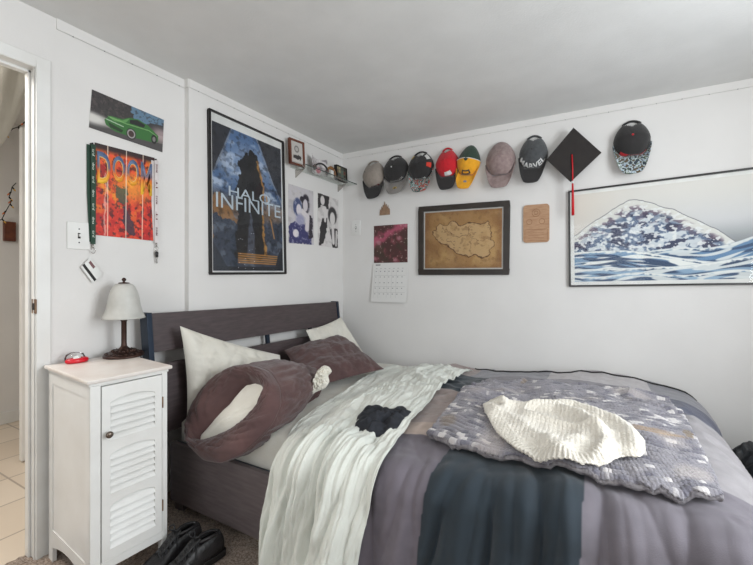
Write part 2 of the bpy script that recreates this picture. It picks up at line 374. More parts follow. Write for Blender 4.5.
# --- tall poster: stormy blue sky, dark rocky spire, amber light
A = Art(170, 280, (70, 84, 108)); y = A.y; x = A.x
A.mix(sst(.75, .2, y), (84, 112, 150)); A.nz(5, (186, 198, 214), .8, .05, .6, 9); A.nz(9, (44, 58, 84), .6, .1, .6, 12)
A.ell(.5, .22, .3, .13, (176, 190, 210), .5, .6); A.mix(sst(.42, .56, y)*sst(.7, .55, y), (122, 92, 66), .8); A.poly([(0, .46), (.12, .5), (.3, .62), (.4, .7), (0, .8)], (146, 104, 62), .8, .04, 8)
A.poly([(0, .62), (.3, .68), (.7, .66), (1, .6), (1, 1), (0, 1)], (58, 66, 80), 1, .03); A.nz(8, (140, 148, 160), .4, .15, .6)
A.poly([(0, 0), (.24, 0), (.0, .34)], (48, 48, 52), .93); A.poly([(.62, 0), (1, 0), (1, .42), (.86, .3)], (58, 58, 62), .93); A.line([(.25, 0), (.02, .33)], .004, (130, 134, 140), .8); A.line([(.6, 0), (.85, .3), (1, .45)], .004, (150, 150, 152), .8)
A.poly([(.28, .92), (.33, .55), (.27, .42), (.36, .3), (.33, .22), (.45, .13), (.55, .1), (.62, .16), (.66, .28), (.72, .34), (.68, .5), (.7, .7), (.74, .9)], (40, 40, 42), 1, .03, 12)
A.poly([(.45, .75), (.5, .55), (.55, .75), (.56, .92), (.43, .92)], (86, 92, 106), .8, .02)
A.line([(.6, .17), (.66, .28), (.7, .36), (.67, .5), (.69, .7), (.72, .88)], .009, (196, 142, 70), .8, .02, 14); A.line([(.74, .42), (.86, .74)], .006, (190, 140, 80), .8)
A.nz(26, (20, 20, 22), .35, .1, .5)
for k in range(5): A.line([(.32, .875+.016*k), (.9, .885+.016*k)], .0045, (196, 138, 66), .8)
A.poly([(0, .97), (1, .97), (1, 1), (0, 1)], (40, 42, 48)); A.poly([(0, .8), (.06, .86), (.2, 1), (0, 1)], (46, 50, 58), .9); A.poly([(1, .8), (.93, .86), (.85, 1), (1, 1)], (40, 42, 48), .9)
p4 = (onX(207, 108.4, 0), onX(281.7, 142, 0), onX(284.5, 274.1, 0), onX(208.4, 274.8, 0))
r, cc = framed('framed_poster', 'tall black-framed poster with white capitals over a stormy blue and amber scene', p4, (1, 0, 0), .012, .022, 'black', (.012, .05, .012, .012), A)
lt = mat('pale_blue_lettering', (196, 208, 216), .5)
text_mesh('HALO', sub(cc, .2, .405, .8, .475), r, lt, nrm=(1, 0, 0), bold=.0); text_mesh('INFINITE', sub(cc, .04, .468, .97, .568), r, lt, nrm=(1, 0, 0))
# --- long poster of a green sports car
A = Art(200, 96, (58, 54, 54)); A.nz(8, (86, 78, 74), .6); A.poly([(.5, .0), (1, .0), (1, .45), (.85, .4), (.7, .45), (.55, .3)], (92, 120, 142), 1, .03); A.nz(12, (40, 38, 40), .5, .2, .5)
A.poly([(.82, .25), (1, .2), (1, .5), (.6, .5), (.7, .36)], (50, 46, 46), .9, .03); A.poly([(0, .62), (1, .52), (1, 1), (0, 1)], (104, 98, 96)); A.poly([(0, .82), (.5, .85), (1, .75), (1, 1), (0, 1)], (66, 64, 64), .8)
A.ell(.02, .72, .2, .14, (214, 212, 206), .9, .6); A.ell(.97, .5, .14, .18, (190, 168, 168), .7, .7)
A.poly([(.17, .66), (.24, .5), (.4, .46), (.5, .34), (.62, .3), (.76, .36), (.86, .48), (.92, .56), (.92, .74), (.84, .8), (.5, .88), (.3, .86), (.2, .78)], (52, 104, 50), 1, .006)
A.poly([(.2, .52), (.4, .5), (.5, .36), (.45, .52), (.3, .6)], (96, 148, 84), .9); A.poly([(.5, .4), (.6, .33), (.72, .38), (.7, .48), (.5, .5)], (32, 36, 34), 1)
A.line([(.24, .54), (.46, .55), (.78, .5), (.9, .58)], .012, (130, 172, 110), .8); A.ell(.53, .78, .065, .15, (30, 28, 28)); A.ell(.53, .78, .055, .125, (170, 168, 166)); A.ell(.53, .78, .04, .09, (62, 44, 42)); A.ell(.86, .7, .042, .13, (28, 28, 28)); A.ell(.86, .7, .024, .075, (120, 116, 114))
A.poly([(.22, .68), (.42, .76), (.4, .84), (.25, .8)], (30, 50, 28), .9); A.line([(.2, .62), (.42, .66)], .012, (196, 206, 190), .8)
c4 = [onX(a, b_, JX) for a, b_ in ((91.5, 89.5), (163.5, 120), (162, 152.5), (88.5, 127.5))]
r = thing('car_poster', 'long unframed poster of a green sports car', 'poster', (c4[2]+c4[3])/2)
print_on('print', A, c4, r, nrm=(1, 0, 0), off=.004); q = B(); q.hexa([c4[3], c4[2], c4[2]+Vector((.003, 0, 0)), c4[3]+Vector((.003, 0, 0)), c4[0], c4[1], c4[1]+Vector((.003, 0, 0)), c4[0]+Vector((.003, 0, 0))]); q.build('backing', 'paper', r)
# --- red game poster
A = Art(150, 200, (196, 60, 34)); A.mix(sst(.5, .1, A.y), (214, 96, 34)); A.nz(5, (236, 150, 40), .8, .0, .5); A.nz(7, (150, 24, 26), .9, .0, .4); A.mix(sst(.55, .85, A.y), (196, 34, 30), .6)
A.nz(14, (232, 70, 44), .7, .1, .5); A.nz(18, (60, 22, 26), .7, .15, .5); A.ell(.62, .42, .3, .14, (240, 160, 50), .7, .7); A.mix(sst(.1, .03, A.y), (46, 26, 26)); A.mix(sst(.93, .98, A.x)*sst(.5, .3, A.y), (50, 22, 24))
A.poly([(.3, .46), (.36, .42), (.46, .42), (.52, .46), (.5, .55), (.46, .66), (.36, .62)], (60, 78, 60), .8, .05, 20); A.poly([(.45, .62), (.6, .8), (.66, .95), (.5, .95), (.42, .8)], (50, 42, 60), .8, .03)
for k, xx in enumerate((.2, .5, .79)): A.line([(xx, 0), (xx-.015, 1)], .006, (244, 226, 206), .75)
A.line([(.16, .3), (.14, .98)], .01, (226, 190, 180), .6, .02)
c4 = [onX(a, b_, JX) for a, b_ in ((94, 142.5), (154, 158), (153.5, 241), (95, 235))]
r = thing('flame_poster', 'red and orange unframed poster with large block capitals, hung between two lanyards', 'poster', (c4[2]+c4[3])/2)
print_on('print', A, c4, r, nrm=(1, 0, 0), off=.005); q = B(); e = Vector((.004, 0, 0)); q.hexa([c4[3], c4[2], c4[2]+e, c4[3]+e, c4[0], c4[1], c4[1]+e, c4[0]+e]); q.build('backing', 'paper', r)
dm = mat('gradient_lettering', (1, 1, 1), .5); nt = dm.node_tree; rp = [n for n in nt.nodes if n.type == 'VALTORGB'][0]; tc = [n for n in nt.nodes if n.type == 'TEX_COORD'][0]
sp = nt.nodes.new('ShaderNodeSeparateXYZ'); mr = nt.nodes.new('ShaderNodeMapRange'); zt_, zb_ = c4[0].z-r.location.z, c4[3].z-r.location.z
mr.inputs[1].default_value = zt_-.46*(zt_-zb_); mr.inputs[2].default_value = zt_-.12*(zt_-zb_); nt.links.new(tc.outputs['Object'], sp.inputs[0]); nt.links.new(sp.outputs[2], mr.inputs[0]); nt.links.new(mr.outputs[0], rp.inputs[0])
rp.color_ramp.elements[0].position = .1; rp.color_ramp.elements[0].color = (*lin((246, 196, 60)), 1); rp.color_ramp.elements[1].position = .95; rp.color_ramp.elements[1].color = (*lin((96, 116, 150)), 1)
e2 = rp.color_ramp.elements.new(.48); e2.color = (*lin((226, 116, 40)), 1); e2 = rp.color_ramp.elements.new(.62); e2.color = (*lin((120, 104, 116)), 1)
for off, mm, nm, bl in ((.0062, mat('pale_outline', (238, 206, 130), .5), 'outline', .022), (.0075, dm, 'lettering', .01)):
    k = .012 if bl > .05 else 0
    for i, ch in enumerate('DOOM'):
        x0 = .03+.238*i; yb = (.43, .38, .39, .47)[i]
        text_mesh(ch, sub(c4, x0-k, .085-k, x0+.205+k, yb+k), r, mm, name=nm, nrm=(1, 0, 0), lift=off, bold=bl)
# --- two portrait prints under the glass shelf (plain generic figures)
def figure_print(px4, base, dark, mid, lab, seed):
    A = Art(90, 150, base); A.nz(6+seed, tuple(c-26 for c in base), .7)
    if seed == 0:
        A.poly([(.0, .72), (.25, .62), (.4, .66), (.75, .6), (.95, .55), (.9, 1), (.05, 1)], mid, 1, .03); A.poly([(.62, .42), (.95, .5), (.97, .85), (.78, .9), (.7, .6)], dark, 1, .03)
        A.ell(.68, .27, .17, .17, dark); A.ell(.66, .3, .1, .11, (200, 194, 198)); A.ell(.35, .36, .17, .16, (66, 76, 112)); A.ell(.4, .4, .1, .1, (206, 200, 204)); A.ell(.45, .57, .17, .1, (150, 150, 176), 1, .4); A.ell(.28, .82, .11, .07, (214, 208, 210)); A.line([(.55, .42), (.75, .5), (.72, .72)], .05, (206, 200, 202))
        A.nz(16, (190, 188, 200), .5, .25, .6); A.ell(.52, .2, .08, .05, dark); A.ell(.9, .2, .1, .22, base, .6)
    else:
        A.poly([(.0, .0), (.55, .0), (.5, .28), (.25, .2), (.0, .3)], dark, 1, .03); A.ell(.22, .12, .1, .09, base); A.poly([(.2, .45), (.45, .42), (.42, .7), (.25, .95), (.05, 1), (.1, .7)], dark, 1, .03)
        A.ell(.7, .36, .22, .17, dark); A.ell(.7, .42, .13, .13, base); A.poly([(.55, .62), (.95, .6), (.98, 1), (.7, 1)], dark, 1, .03); A.line([(.72, .62), (.75, .9)], .04, base); A.line([(.9, .66), (.88, .95)], .02, base); A.line([(.35, .25), (.34, .5)], .03, base)
    c4 = [onX(a, b_, 0) for a, b_ in px4]; r = thing('figure_print', lab, 'print', (c4[2]+c4[3])/2)
    print_on('print', A, c4, r, nrm=(1, 0, 0), off=.003); q = B(); e = Vector((.002, 0, 0)); q.hexa([c4[3], c4[2], c4[2]+e, c4[3]+e, c4[0], c4[1], c4[1]+e, c4[0]+e]); q.build('backing', 'paper', r)
figure_print(((288, 183.5), (313, 191.5), (313.5, 245), (288, 243)), (190, 186, 188), (44, 38, 48), (56, 56, 100), 'unframed navy and grey figure drawing print under the left end of the glass shelf', 0)
figure_print(((317.5, 192.5), (338, 200), (338, 248.5), (317.5, 245.5)), (206, 202, 200), (46, 42, 44), (80, 80, 84), 'unframed black and white drawing print nearest the room corner', 1)
# --- double switch plate and the small one
def plate(name, lab, a, b_, on, nrm, slots):
    n = Vector(nrm); r = thing(name, lab, 'switch plate', (a+b_)/2); q = B(); lo = Vector((min(a.x, b_.x), min(a.y, b_.y), min(a.z, b_.z))); hi = Vector((max(a.x, b_.x), max(a.y, b_.y), max(a.z, b_.z)))
    l2 = Vector([min(lo[i], lo[i]+n[i]*.006) for i in range(3)]); h2 = Vector([max(hi[i], hi[i]+n[i]*.006) for i in range(3)])
    q.box(l2, h2); q.build('plate', 'white', r, bevel=.0025); t = n.cross(Vector((0, 0, 1)))
    c = (lo+hi)/2+n*.006
    for s in slots:
        p = c+t*s
        for dz in (-.03, .03): B().ball(p+Vector((0, 0, dz)), .003, 8).build('screw', 'dark', r)
        g = B(); g.hexa([p+t*(a_*.005)+n*d+Vector((0, 0, z)) for z in (-.012, .012) for a_, d in ((-1, 0), (1, 0), (1, .001), (-1, .001))]); g.build('slot', 'dark', r)
        g = B(); g.hexa([p+t*(a_*.003)+n*d+Vector((0, 0, z)) for z in (-.004, .007) for a_, d in ((-1, 0), (1, 0), (1, .012), (-1, .012))]); g.build('toggle', 'white', r)
plate('switch_plate', 'white switch plate partly behind the green lanyard', onX(66.5, 221, JX), onX(90, 250, JX), 0, (1, 0, 0), (0,))
plate('switch_plate', 'small white switch plate beside the room corner, left of the calendar', onY(352, 221, 0), onY(360.5, 235, 0), 0, (0, -1, 0), (0,))
# --- lanyards
def strap(pts, wd, t, m, r, name='strap'):
    b = B(); n = Vector((1, 0, 0)); vs = []
    for p in pts:
        p = Vector(p); vs += [p+Vector((0, -wd/2, 0)), p+Vector((0, wd/2, 0)), p+Vector((t, wd/2, 0)), p+Vector((t, -wd/2, 0))]
    fs = [(4*i+k, 4*i+(k+1) % 4, 4*i+4+(k+1) % 4, 4*i+4+k) for i in range(len(pts)-1) for k in range(4)]+[(0, 1, 2, 3), tuple(4*len(pts)-4+k for k in range(4))]
    return b.add(vs, fs).build(name, m, r)
def lanyard(px_top, px_bot, m, lm, words, lab, card):
    t = onX(*px_top, JX+.012); bt = onX(*px_bot, JX+.012); bt.y = t.y+.004; r = thing('lanyard', lab, 'lanyard', bt); W = .02
    strap([t+Vector((-.008, -.008, -.004)), (t+bt)/2+Vector((-.007, -.009, 0)), bt+Vector((-.006, -.002, .01))], W, .0015, m, r)
    strap([t+Vector((.001, .004, 0)), (t+bt)/2+Vector((.002, .003, 0)), bt], W, .0015, m, r)
    pg = B().tube([t+Vector((-.012, 0, .002)), t+Vector((.006, 0, .002))], .004, 8); pg.build('hook', 'dark', r)
    H = t.z-bt.z; n = len(words)
    for i, wd in enumerate(words):
        z1 = t.z-H*(.05+.95*i/n); z0 = z1-H*.5/n; a = .0045; c = t.y+.004
        text_mesh(wd, (Vector((t.x+.0035, c-a, z0)), Vector((t.x+.0035, c-a, z1)), Vector((t.x+.0035, c+a, z1)), Vector((t.x+.0035, c+a, z0))), r, lm, nrm=(1, 0, 0), lift=.0008, bold=.01, thick=0)
    z = bt.z; B().tube([bt+Vector((.001, 0, 0)), bt+Vector((.001, .001, -.02))], .0035, 8).build('clasp', 'chrome', r, smooth=True)
    ring = [bt+Vector((.001, .009*math.sin(q), -.03+.012*math.cos(q))) for q in np.linspace(0, 2*PI, 16, endpoint=False)]
    B().tube(ring, .0015, 6, True).build('ring', 'chrome', r, smooth=True)
    return r, bt
gm = mat('green_lanyard_fabric', (30, 62, 46), .7); wm = mat('pale_print', (206, 214, 200), .6)
r, bt = lanyard((92, 144), (91.5, 244), gm, wm, ['JUS', 'cup', 'JUS', 'cup', 'JUS', 'cup', 'JUS'], 'dark green lanyard with pale lettering and a plastic card, left of the red poster', True)
cc = [onX(a_, b_, JX+.014) for a_, b_ in ((89.5, 258), (102, 274), (92.6, 282.8), (80.7, 267))]
def cardbit(x0, y0, x1, y1, d0, d1, nm, m_, bv=0):
    q_ = sub(cc, x0, y0, x1, y1); e_ = Vector((1, 0, 0)); o_ = B().hexa([p_+e_*d0 for p_ in (q_[3], q_[2], q_[1], q_[0])]+[p_+e_*d1 for p_ in (q_[3], q_[2], q_[1], q_[0])]).build(nm, m_, r); return o_
cd_ = cardbit(0, 0, 1, 1, 0, .002, 'card', 'paper')
for o_ in (cardbit(0, .62, 1, .84, .002, .0024, 'magnetic_stripe', 'dark'), cardbit(.12, .08, .5, .3, .002, .0024, 'photo_block', mat('maroon_print', (110, 70, 72), .5))): o_.parent = cd_
pm = mat('pink_white_lanyard', (216, 208, 206), .7); bm_ = mat('dark_red_print', (92, 30, 40), .6)
r, bt = lanyard((155.5, 160), (157, 243), pm, bm_, ['MAKE', 'IT', 'MAKE', 'IT', 'MAKE'], 'white lanyard with dark red lettering holding a car key, right of the red poster', False)
b = B(); p = bt+Vector((.004, 0, -.045)); b.tube([p, p+Vector((0, 0, -.012)), p+Vector((0, .001, -.03))], [.007, .009, .006], 10); b.build('key_fob', 'rubber', r, smooth=True)
b = B(); b.box((p.x-.001, p.y-.003, p.z-.062), (p.x+.001, p.y+.004, p.z-.028)); b.build('key_blade', 'chrome', r)

# ================================================================== BACK WALL
# --- old map
A = Art(260, 190, (176, 136, 84)); A.nz(2, (200, 164, 108), .9, -.3, .4); A.nz(3, (150, 108, 62), .5, .0, .7); A.mix(sst(.12, 0, A.x)+sst(.9, 1, A.x), (134, 88, 48), .6); A.mix(sst(.88, 1, A.y)+sst(.1, 0, A.y), (140, 100, 58), .5)
out = [(.12, .34), (.2, .2), (.3, .24), (.38, .18), (.5, .26), (.62, .2), (.74, .26), (.84, .22), (.86, .4), (.9, .56), (.86, .76), (.78, .84), (.68, .76), (.58, .8), (.46, .74), (.38, .66), (.28, .58), (.16, .52)]
A.poly([(x_+.0, y_+.02) for x_, y_ in out], (120, 82, 44), .6, .03, 9); A.poly(out, (206, 174, 126), 1, .03, 9); A.nz(5, (184, 146, 98), .5, .1, .6); A.line(out+[out[0]], .007, (84, 56, 32), .9, .03, 9)
for a_, b_ in (((.3, .25), (.4, .62)), ((.4, .45), (.65, .4)), ((.62, .24), (.6, .7)), ((.62, .5), (.88, .5)), ((.2, .3), (.38, .42))): A.line([a_, b_], .004, (110, 76, 46), .8, .06, 7)
A.nz(11, (130, 94, 58), .35, .3, .6)
for k in range(26):
    q = random.uniform(.2, .85), random.uniform(.25, .72); A.line([(q[0]-.012, q[1]+.012), q, (q[0]+.012, q[1]+.012)], .003, (96, 66, 38), .8)
p4 = (onY(419.5, 207.2, 0), onY(510.1, 200.6, 0), onY(509.4, 274.8, 0), onY(419.3, 275, 0))
framed('framed_map', 'antique-style parchment map in a wide dark brown frame', p4, (0, -1, 0), .042, .022, mat('dark_olive_frame', (46, 38, 32), .4, (36, 30, 25), 14), (.011, .011, .011, .011), A, cat='framed map')
# --- long framed sea print: plain generic rolling sea
A = Art(420, 260, (206, 204, 198)); x = A.x; y = A.y
A.mix(sst(0, .55, y), (192, 193, 194)); A.mix(sst(.38, .72, y), (112, 118, 120), .9); A.mix(sst(.35, 0, x), (212, 204, 192), .6)
def swell(cr, dark, mid, foam, fs=1.0, fa=.9, right=1.0):
    m_ = sst(-.004, .004, y-cr); A.mix(m_, dark); d = y-cr; ca = np.cos(.35); wx = x+.25*d
    A.mix(m_*sst(-.05, .25, pn(wx*4*fs+d*5, d*24*fs-x*6)), mid, .9); A.mix(m_*sst(.05, .22, pn(wx*5*fs-d*8+4, d*30*fs+x*5+2))*right, foam, fa)
    A.mix(m_*sst(.03, .012, d+.014*fbm(x*40, y*40, 2)), foam, 1)
cr = .13+1.5*np.abs(x-.30)**1.5; cr = np.where(x < .30, .13+1.35*(.30-x)**1.15, cr)+.012*fbm(x*12, y*4, 3); m_ = sst(-.004, .004, y-cr); A.mix(m_, (206, 206, 200)); d = y-cr
A.mix(m_*sst(.08, .16, d+.05*fbm(x*9, y*9, 3)), (74, 94, 124), .9); A.mix(m_*sst(.1, .2, d+.06*fbm(x*6, y*6, 3))*sst(-.15, .15, fbm(x*16, y*12, 3)), (200, 206, 208), .95)
A.mix(m_*sst(.05, .12, d)*sst(.15, .3, fbm(x*11+8, y*11, 3)), (44, 52, 80), .95); A.mix(m_*sst(.03, .1, d)*sst(.3, .05, d)*sst(.05, .2, fbm(x*18+2, y*16+3, 2)), (78, 60, 80), .8)
A.mix(m_*sst(.25, .35, fbm(x*34+4, y*26, 2)), (216, 218, 216), .9)
for lx in (.1, .5, .75): A.mix(sst(.006, .002, np.abs(y-cr)), (96, 98, 104), .5)
swell(.70-.20*sst(.62, 1.0, x)+.03*np.sin(x*9), (42, 72, 106), (96, 134, 168), (212, 215, 212)); swell(.66+.17*sst(.2, .75, x)-.0*x, (40, 66, 98), (120, 152, 180), (218, 220, 216), 1, 1, 1)
swell(.86-.10*sst(.5, 1, x), (36, 62, 94), (140, 168, 190), (218, 220, 216), .8); swell(.93+.02*np.sin(x*14), (44, 70, 102), (150, 176, 196), (214, 216, 212), 1.2)
p4 = (onY(567.6, 191.5, 0), None, None, onY(569.2, 286.8, 0)); TL = p4[0]; BL = p4[3]; TL.x = 1.828; BL.x = 1.834
TR = Vector((2.93, 0, TL.z+.04)); BR = Vector((2.935, 0, BL.z+.03))
framed('framed_sea_print', 'very wide thin black-framed print of a foaming blue sea on a pale sky', (TL, TR, BR, BL), (0, -1, 0), .011, .02, 'black', (.022, .022, .022, .022), A, cat='framed print')
# --- calendar
r = thing('calendar', 'wall calendar with a pink and brown nebula picture above a white date page', 'calendar', onY(390, 302, 0))
A = Art(90, 100, (74, 44, 42)); A.nz(4, (120, 60, 66), .8); A.mix(sst(.22, .0, np.abs(A.y-.45+.55*A.x+.1*fbm(A.x*5, A.y*5))), (176, 84, 108), .9); A.nz(4, (206, 160, 172), .5, .3, .9, o=2); A.nz(3, (60, 50, 38), .7, .1, .6); A.nz(14, (214, 190, 180), .5, .5, .8, o=2)
c4 = [onY(a, b_, -.003) for a, b_ in ((374, 226), (407.7, 223.7), (407.7, 262.3), (374, 263))]; print_on('picture', A, c4, r, off=.001, nrm=(0, -1, 0))
q = B(); e = Vector((0, -.002, 0)); e3 = Vector((0, .003, 0)); q.hexa([c4[3]+e3, c4[2]+e3, c4[2], c4[3], c4[0]+e3, c4[1]+e3, c4[1], c4[0]]); q.build('cover', 'paper', r)
A = Art(150, 150, (216, 215, 212)); A.poly([(.08, .03), (.22, .03), (.22, .06), (.08, .06)], (90, 90, 92), .8)
for i in range(7):
    for j in range(5): A.poly([(.09+.125*i, .2+.145*j), (.12+.125*i, .2+.145*j), (.12+.125*i, .222+.145*j), (.09+.125*i, .222+.145*j)], (112, 112, 114), .8)
    A.poly([(.09+.125*i, .13), (.14+.125*i, .13), (.14+.125*i, .145), (.09+.125*i, .145)], (150, 150, 150), .8)
for j in range(6): A.line([(.06, .17+.145*j), (.94, .17+.145*j)], .002, (176, 176, 174))
for i in range(8): A.line([(.06+.126*i, .17), (.06+.126*i, .89)], .002, (184, 184, 182))
c5 = [onY(a, b_, -.004) for a, b_ in ((373.4, 263.5), (407.8, 262.6), (407.2, 302.6), (371.6, 301.6))]
for k in (2, 3): c5[k].y -= .014
print_on('date_page', A, c5, r, off=.001, nrm=(0, -1, 0)); q = B(); q.hexa([c5[3], c5[2], c5[2]+e, c5[3]+e, c5[0], c5[1], c5[1]+e, c5[0]+e]); 
for c in (0,): q.v = [tuple(Vector(v)-e*.6) for v in q.v]
q.build('pages', 'paper', r)
B().ball(onY(391, 226, -.006), .003, 8).build('nail', 'dark', r)
# --- wooden flame cut-out
fp = [(0, 0), (1, 0), (1.0, .35), (.93, .5), (.86, .38), (.84, .7), (.74, .5), (.66, .82), (.6, .6), (.5, 1.0), (.42, .66), (.34, .78), (.3, .5), (.2, .66), (.16, .36), (.06, .46), (.02, .2)]
a = onY(379.8, 215.5, -.001); c = onY(390, 201, -.001); wdt = c.x-a.x; ht = c.z-a.z
b = B().prism(fp, 1, lambda x_, y_, d: Vector((a.x+wdt*x_, -.001-.006*d, a.z+ht*y_))); tag(b.build('flame_cutout', mat('brown_plywood', (150, 122, 98), .6, (132, 104, 82), 30)), 'little wooden flame-shaped cutout above the calendar', 'wall ornament')
# --- laser-cut wooden plaque
a = onY(523.4, 243, 0); c = onY(549.5, 203.6, 0); r = thing('wooden_plaque', 'pale wooden plaque with rounded corners and faint engraving, right of the map', 'plaque', ((a.x+c.x)/2, 0, a.z))
def rrect(x0, z0, x1, z1, rd, n=6):
    return [(cx+rd*math.cos(t), cz_+rd*math.sin(t)) for cx, cz_, t0 in ((x1-rd, z1-rd, 0), (x0+rd, z1-rd, PI/2), (x0+rd, z0+rd, PI), (x1-rd, z0+rd, 1.5*PI)) for t in [t0+PI/2*k/n for k in range(n+1)]]
B().prism(rrect(a.x, a.z, c.x, c.z, .022), 1, lambda x_, z_, d: Vector((x_, -.001-.01*d, z_))).build('board', 'birch', r)
en = mat('burnt_engraving', (138, 98, 66), .7); W = c.x-a.x; H = c.z-a.z; b = B()
def ringp(cx, cz_, rd, w_=.0016, n=20):
    b.tube([Vector((cx+rd*math.cos(2*PI*k/n), -.0112, cz_+rd*math.sin(2*PI*k/n))) for k in range(n)], w_, 4, True)
ringp(a.x+W*.5, a.z+H*.78, .026); ringp(a.x+W*.24, a.z+H*.55, .018); ringp(a.x+W*.72, a.z+H*.55, .018); ringp(a.x+W*.5, a.z+H*.78, .012)
b.tube([Vector((x_, -.0112, z_)) for x_, z_ in rrect(a.x+.012, a.z+.012, c.x-.012, a.z+H*.34, .003, 2)], .0012, 4, True)
for k in range(3): b.tube([Vector((a.x+W*.2, -.0112, a.z+H*(.12+.07*k))), Vector((a.x+W*.8, -.0112, a.z+H*(.12+.07*k)))], .0009, 4)
b.build('engraving', en, r)

# ================================================================== CAPS
def fabric(name, c, c2=None): return mat(name, c, .85, c2, 40, .3, 300, sheen=.2)
def floral(name, cols, scale=42):
    m = fabric(name, cols[0]); nt = m.node_tree; N = nt.nodes; L = nt.links; v = N.new('ShaderNodeTexNoise'); v.inputs['Scale'].default_value = scale; v.inputs['Detail'].default_value = 1
    tc = [n for n in N if n.type == 'MAPPING'][0]; L.new(tc.outputs[0], v.inputs['Vector'])
    rp = N.new('ShaderNodeValToRGB'); rp.color_ramp.interpolation = 'CONSTANT'; e = rp.color_ramp.elements; e[0].position = 0; e[0].color = (*lin(cols[0]), 1); e[1].position = .4; e[1].color = (*lin(cols[1]), 1)
    for k, c in enumerate(cols[2:]): q = e.new(.46+.055*k); q.color = (*lin(c), 1)
    L.new(v.outputs['Fac'], rp.inputs[0]); L.new(rp.outputs[0], N['Principled BSDF'].inputs['Base Color']); return m
def cap(px, lab, crown, brim, roll=0, btn=None, opening=True, brim_frac=.3, narrow=.15, band=None, depth=.09, name='baseball_cap', hole=None):
    x0, y0, x1, y1 = px; tl = onY(x0, y0, -.045); br = onY(x1, y1, -.045); W = br.x-tl.x; Ht = tl.z-br.z
    root = thing(name, lab, 'cap', (0, 0, 0), 'caps hung in a row along the wall'); h = Ht*(1-brim_frac)
    ctr = Vector(((tl.x+br.x)/2, -.004, tl.z-h/2)); root.location = ctr; root.rotation_euler = (0, math.radians(roll), 0)
    NA, NR = 48, 18
    def surf(ph, rho, lift=0):
        s_, c_ = math.sin(ph), math.cos(ph); r_ = math.sin(rho*PI/2); dep = depth*math.cos(rho*PI/2)
        xx = W/2*c_*r_*(1-narrow*max(0, s_)**1.0*r_); zz = h/2*s_*r_*1.0+.03*h*(1-rho); dep *= 1-.55*max(0, s_)*r_
        zz = max(zz, -h/2*.86)-.004*(s_ < 0)*0
        seam = 1-.02*abs(math.cos(3*ph))**12
        return Vector((xx*(1+lift/W*2), -(dep*seam+.004+lift), zz))
    b = B(); vs = [surf(2*PI*k/NA, i/NR) for i in range(NR+1) for k in range(NA)]
    fs = []
    for i in range(NR):
        for k in range(NA):
            a_ = math.degrees(2*PI*(k+.5)/NA); 
            if opening and i >= NR-11 and abs(a_-90) < 31-max(0, NR-7-i)*6.0: continue
            fs.append((i*NA+k, (i+1)*NA+k, (i+1)*NA+(k+1) % NA, i*NA+(k+1) % NA))
    b.add(vs, fs); o = b.build('crown', crown, root, smooth=True, world=False); solid(o, .0025)
    if opening:
        st = B(); st.tube([surf(math.radians(t), .985) for t in np.linspace(56, 124, 12)], .007, 6); st.build('strap', band or crown, root, smooth=True, world=False)
    b = B(); p = surf(PI/2, 0); b.ball(p, .0065, 10, (1, .7, 1)); b.build('button', btn or crown, root, smooth=True, world=False)
    # brim
    bl = Ht*brim_frac+.012; NB = 24; vs = []; NT = 8
    def bs(u, t, lift=0):
        ph = math.radians(190+160*u); e = surf(ph, .97); c_ = math.cos(ph); k = max(0, 1-abs(c_)**2.6)
        sidex = 1+.05*math.sin(t*PI)*1
        return Vector((e.x*sidex*(1-.03*t*t), -(.012+.052*t**.8*(1-.55*abs(2*u-1)**2)+.012*(1-abs(2*u-1)**2)+lift), e.z*1.0-t*bl*k**.5))
    vs = [bs(u, t) for t in np.linspace(0, 1, NT) for u in np.linspace(0, 1, NB)]
    fs = [(i*NB+k, i*NB+k+1, (i+1)*NB+k+1, (i+1)*NB+k) for i in range(NT-1) for k in range(NB-1)]
    b = B().add(vs, fs); o = b.build('brim', brim, root, smooth=True, world=False); solid(o, .003)
    return root, surf, bs
def patch(root, surf, u0, u1, r0, r1, m, name='emblem', txt=None, lift=.003):
    """patch on the front of the crown; u = angle deg, r = rho"""
    if txt:
        return text_mesh(txt, None, None, m, name=name, mapper=lambda u, q: surf(math.radians(u0+(u1-u0)*u), r0+(r1-r0)*q, lift), sub=1, thick=.001, bold=.02), setattr(bpy.data.objects[-1], 'name', name) if 0 else None
    vs = [surf(math.radians(u0+(u1-u0)*i/8), r0+(r1-r0)*j/4, lift) for j in range(5) for i in range(9)]
    fs = [(j*9+i, j*9+i+1, j*9+i+10, j*9+i+9) for j in range(4) for i in range(8)]
    return B().add(vs, fs).build(name, m, root, world=False, smooth=True)
def ctext(root, surf, txt, u0, u1, r0, r1, m, lift=.003):
    o = text_mesh(txt, None, None, m, name='lettering', mapper=lambda u, q: surf(math.radians(u0+(u1-u0)*u), r0+(r1-r0)*q, lift), sub=1, thick=.001, bold=.03); o.parent = root; return o
def bell(root, bs, u, t, rx, rz, m, name='emblem', lift=.004):
    c = bs(u, t, lift); vs = [c+Vector((rx*math.cos(k*PI/10), 0, rz*math.sin(k*PI/10))) for k in range(20)]
    vs2 = [v+Vector((0, -.0015, 0)) for v in vs]; return B().add(vs+vs2, [tuple(range(20))[::-1], tuple(range(20, 40))]+[(i, (i+1) % 20, 20+(i+1) % 20, 20+i) for i in range(20)]).build(name, m, root, world=False)
k_grey = fabric('taupe_grey_twill', (148, 138, 128)); k_blk = fabric('black_twill', (38, 36, 36)); k_lg = fabric('light_grey_twill', (134, 130, 126)); k_red = fabric('red_twill', (196, 18, 34))
k_yel = fabric('yellow_twill', (232, 164, 28)); k_grn = fabric('dark_green_mesh', (38, 62, 48)); k_mau = fabric('mauve_check', (150, 132, 128), (132, 112, 110)); k_dg = fabric('charcoal_heather', (74, 76, 78), (60, 62, 64)); k_wht = fabric('white_thread', (216, 216, 214))
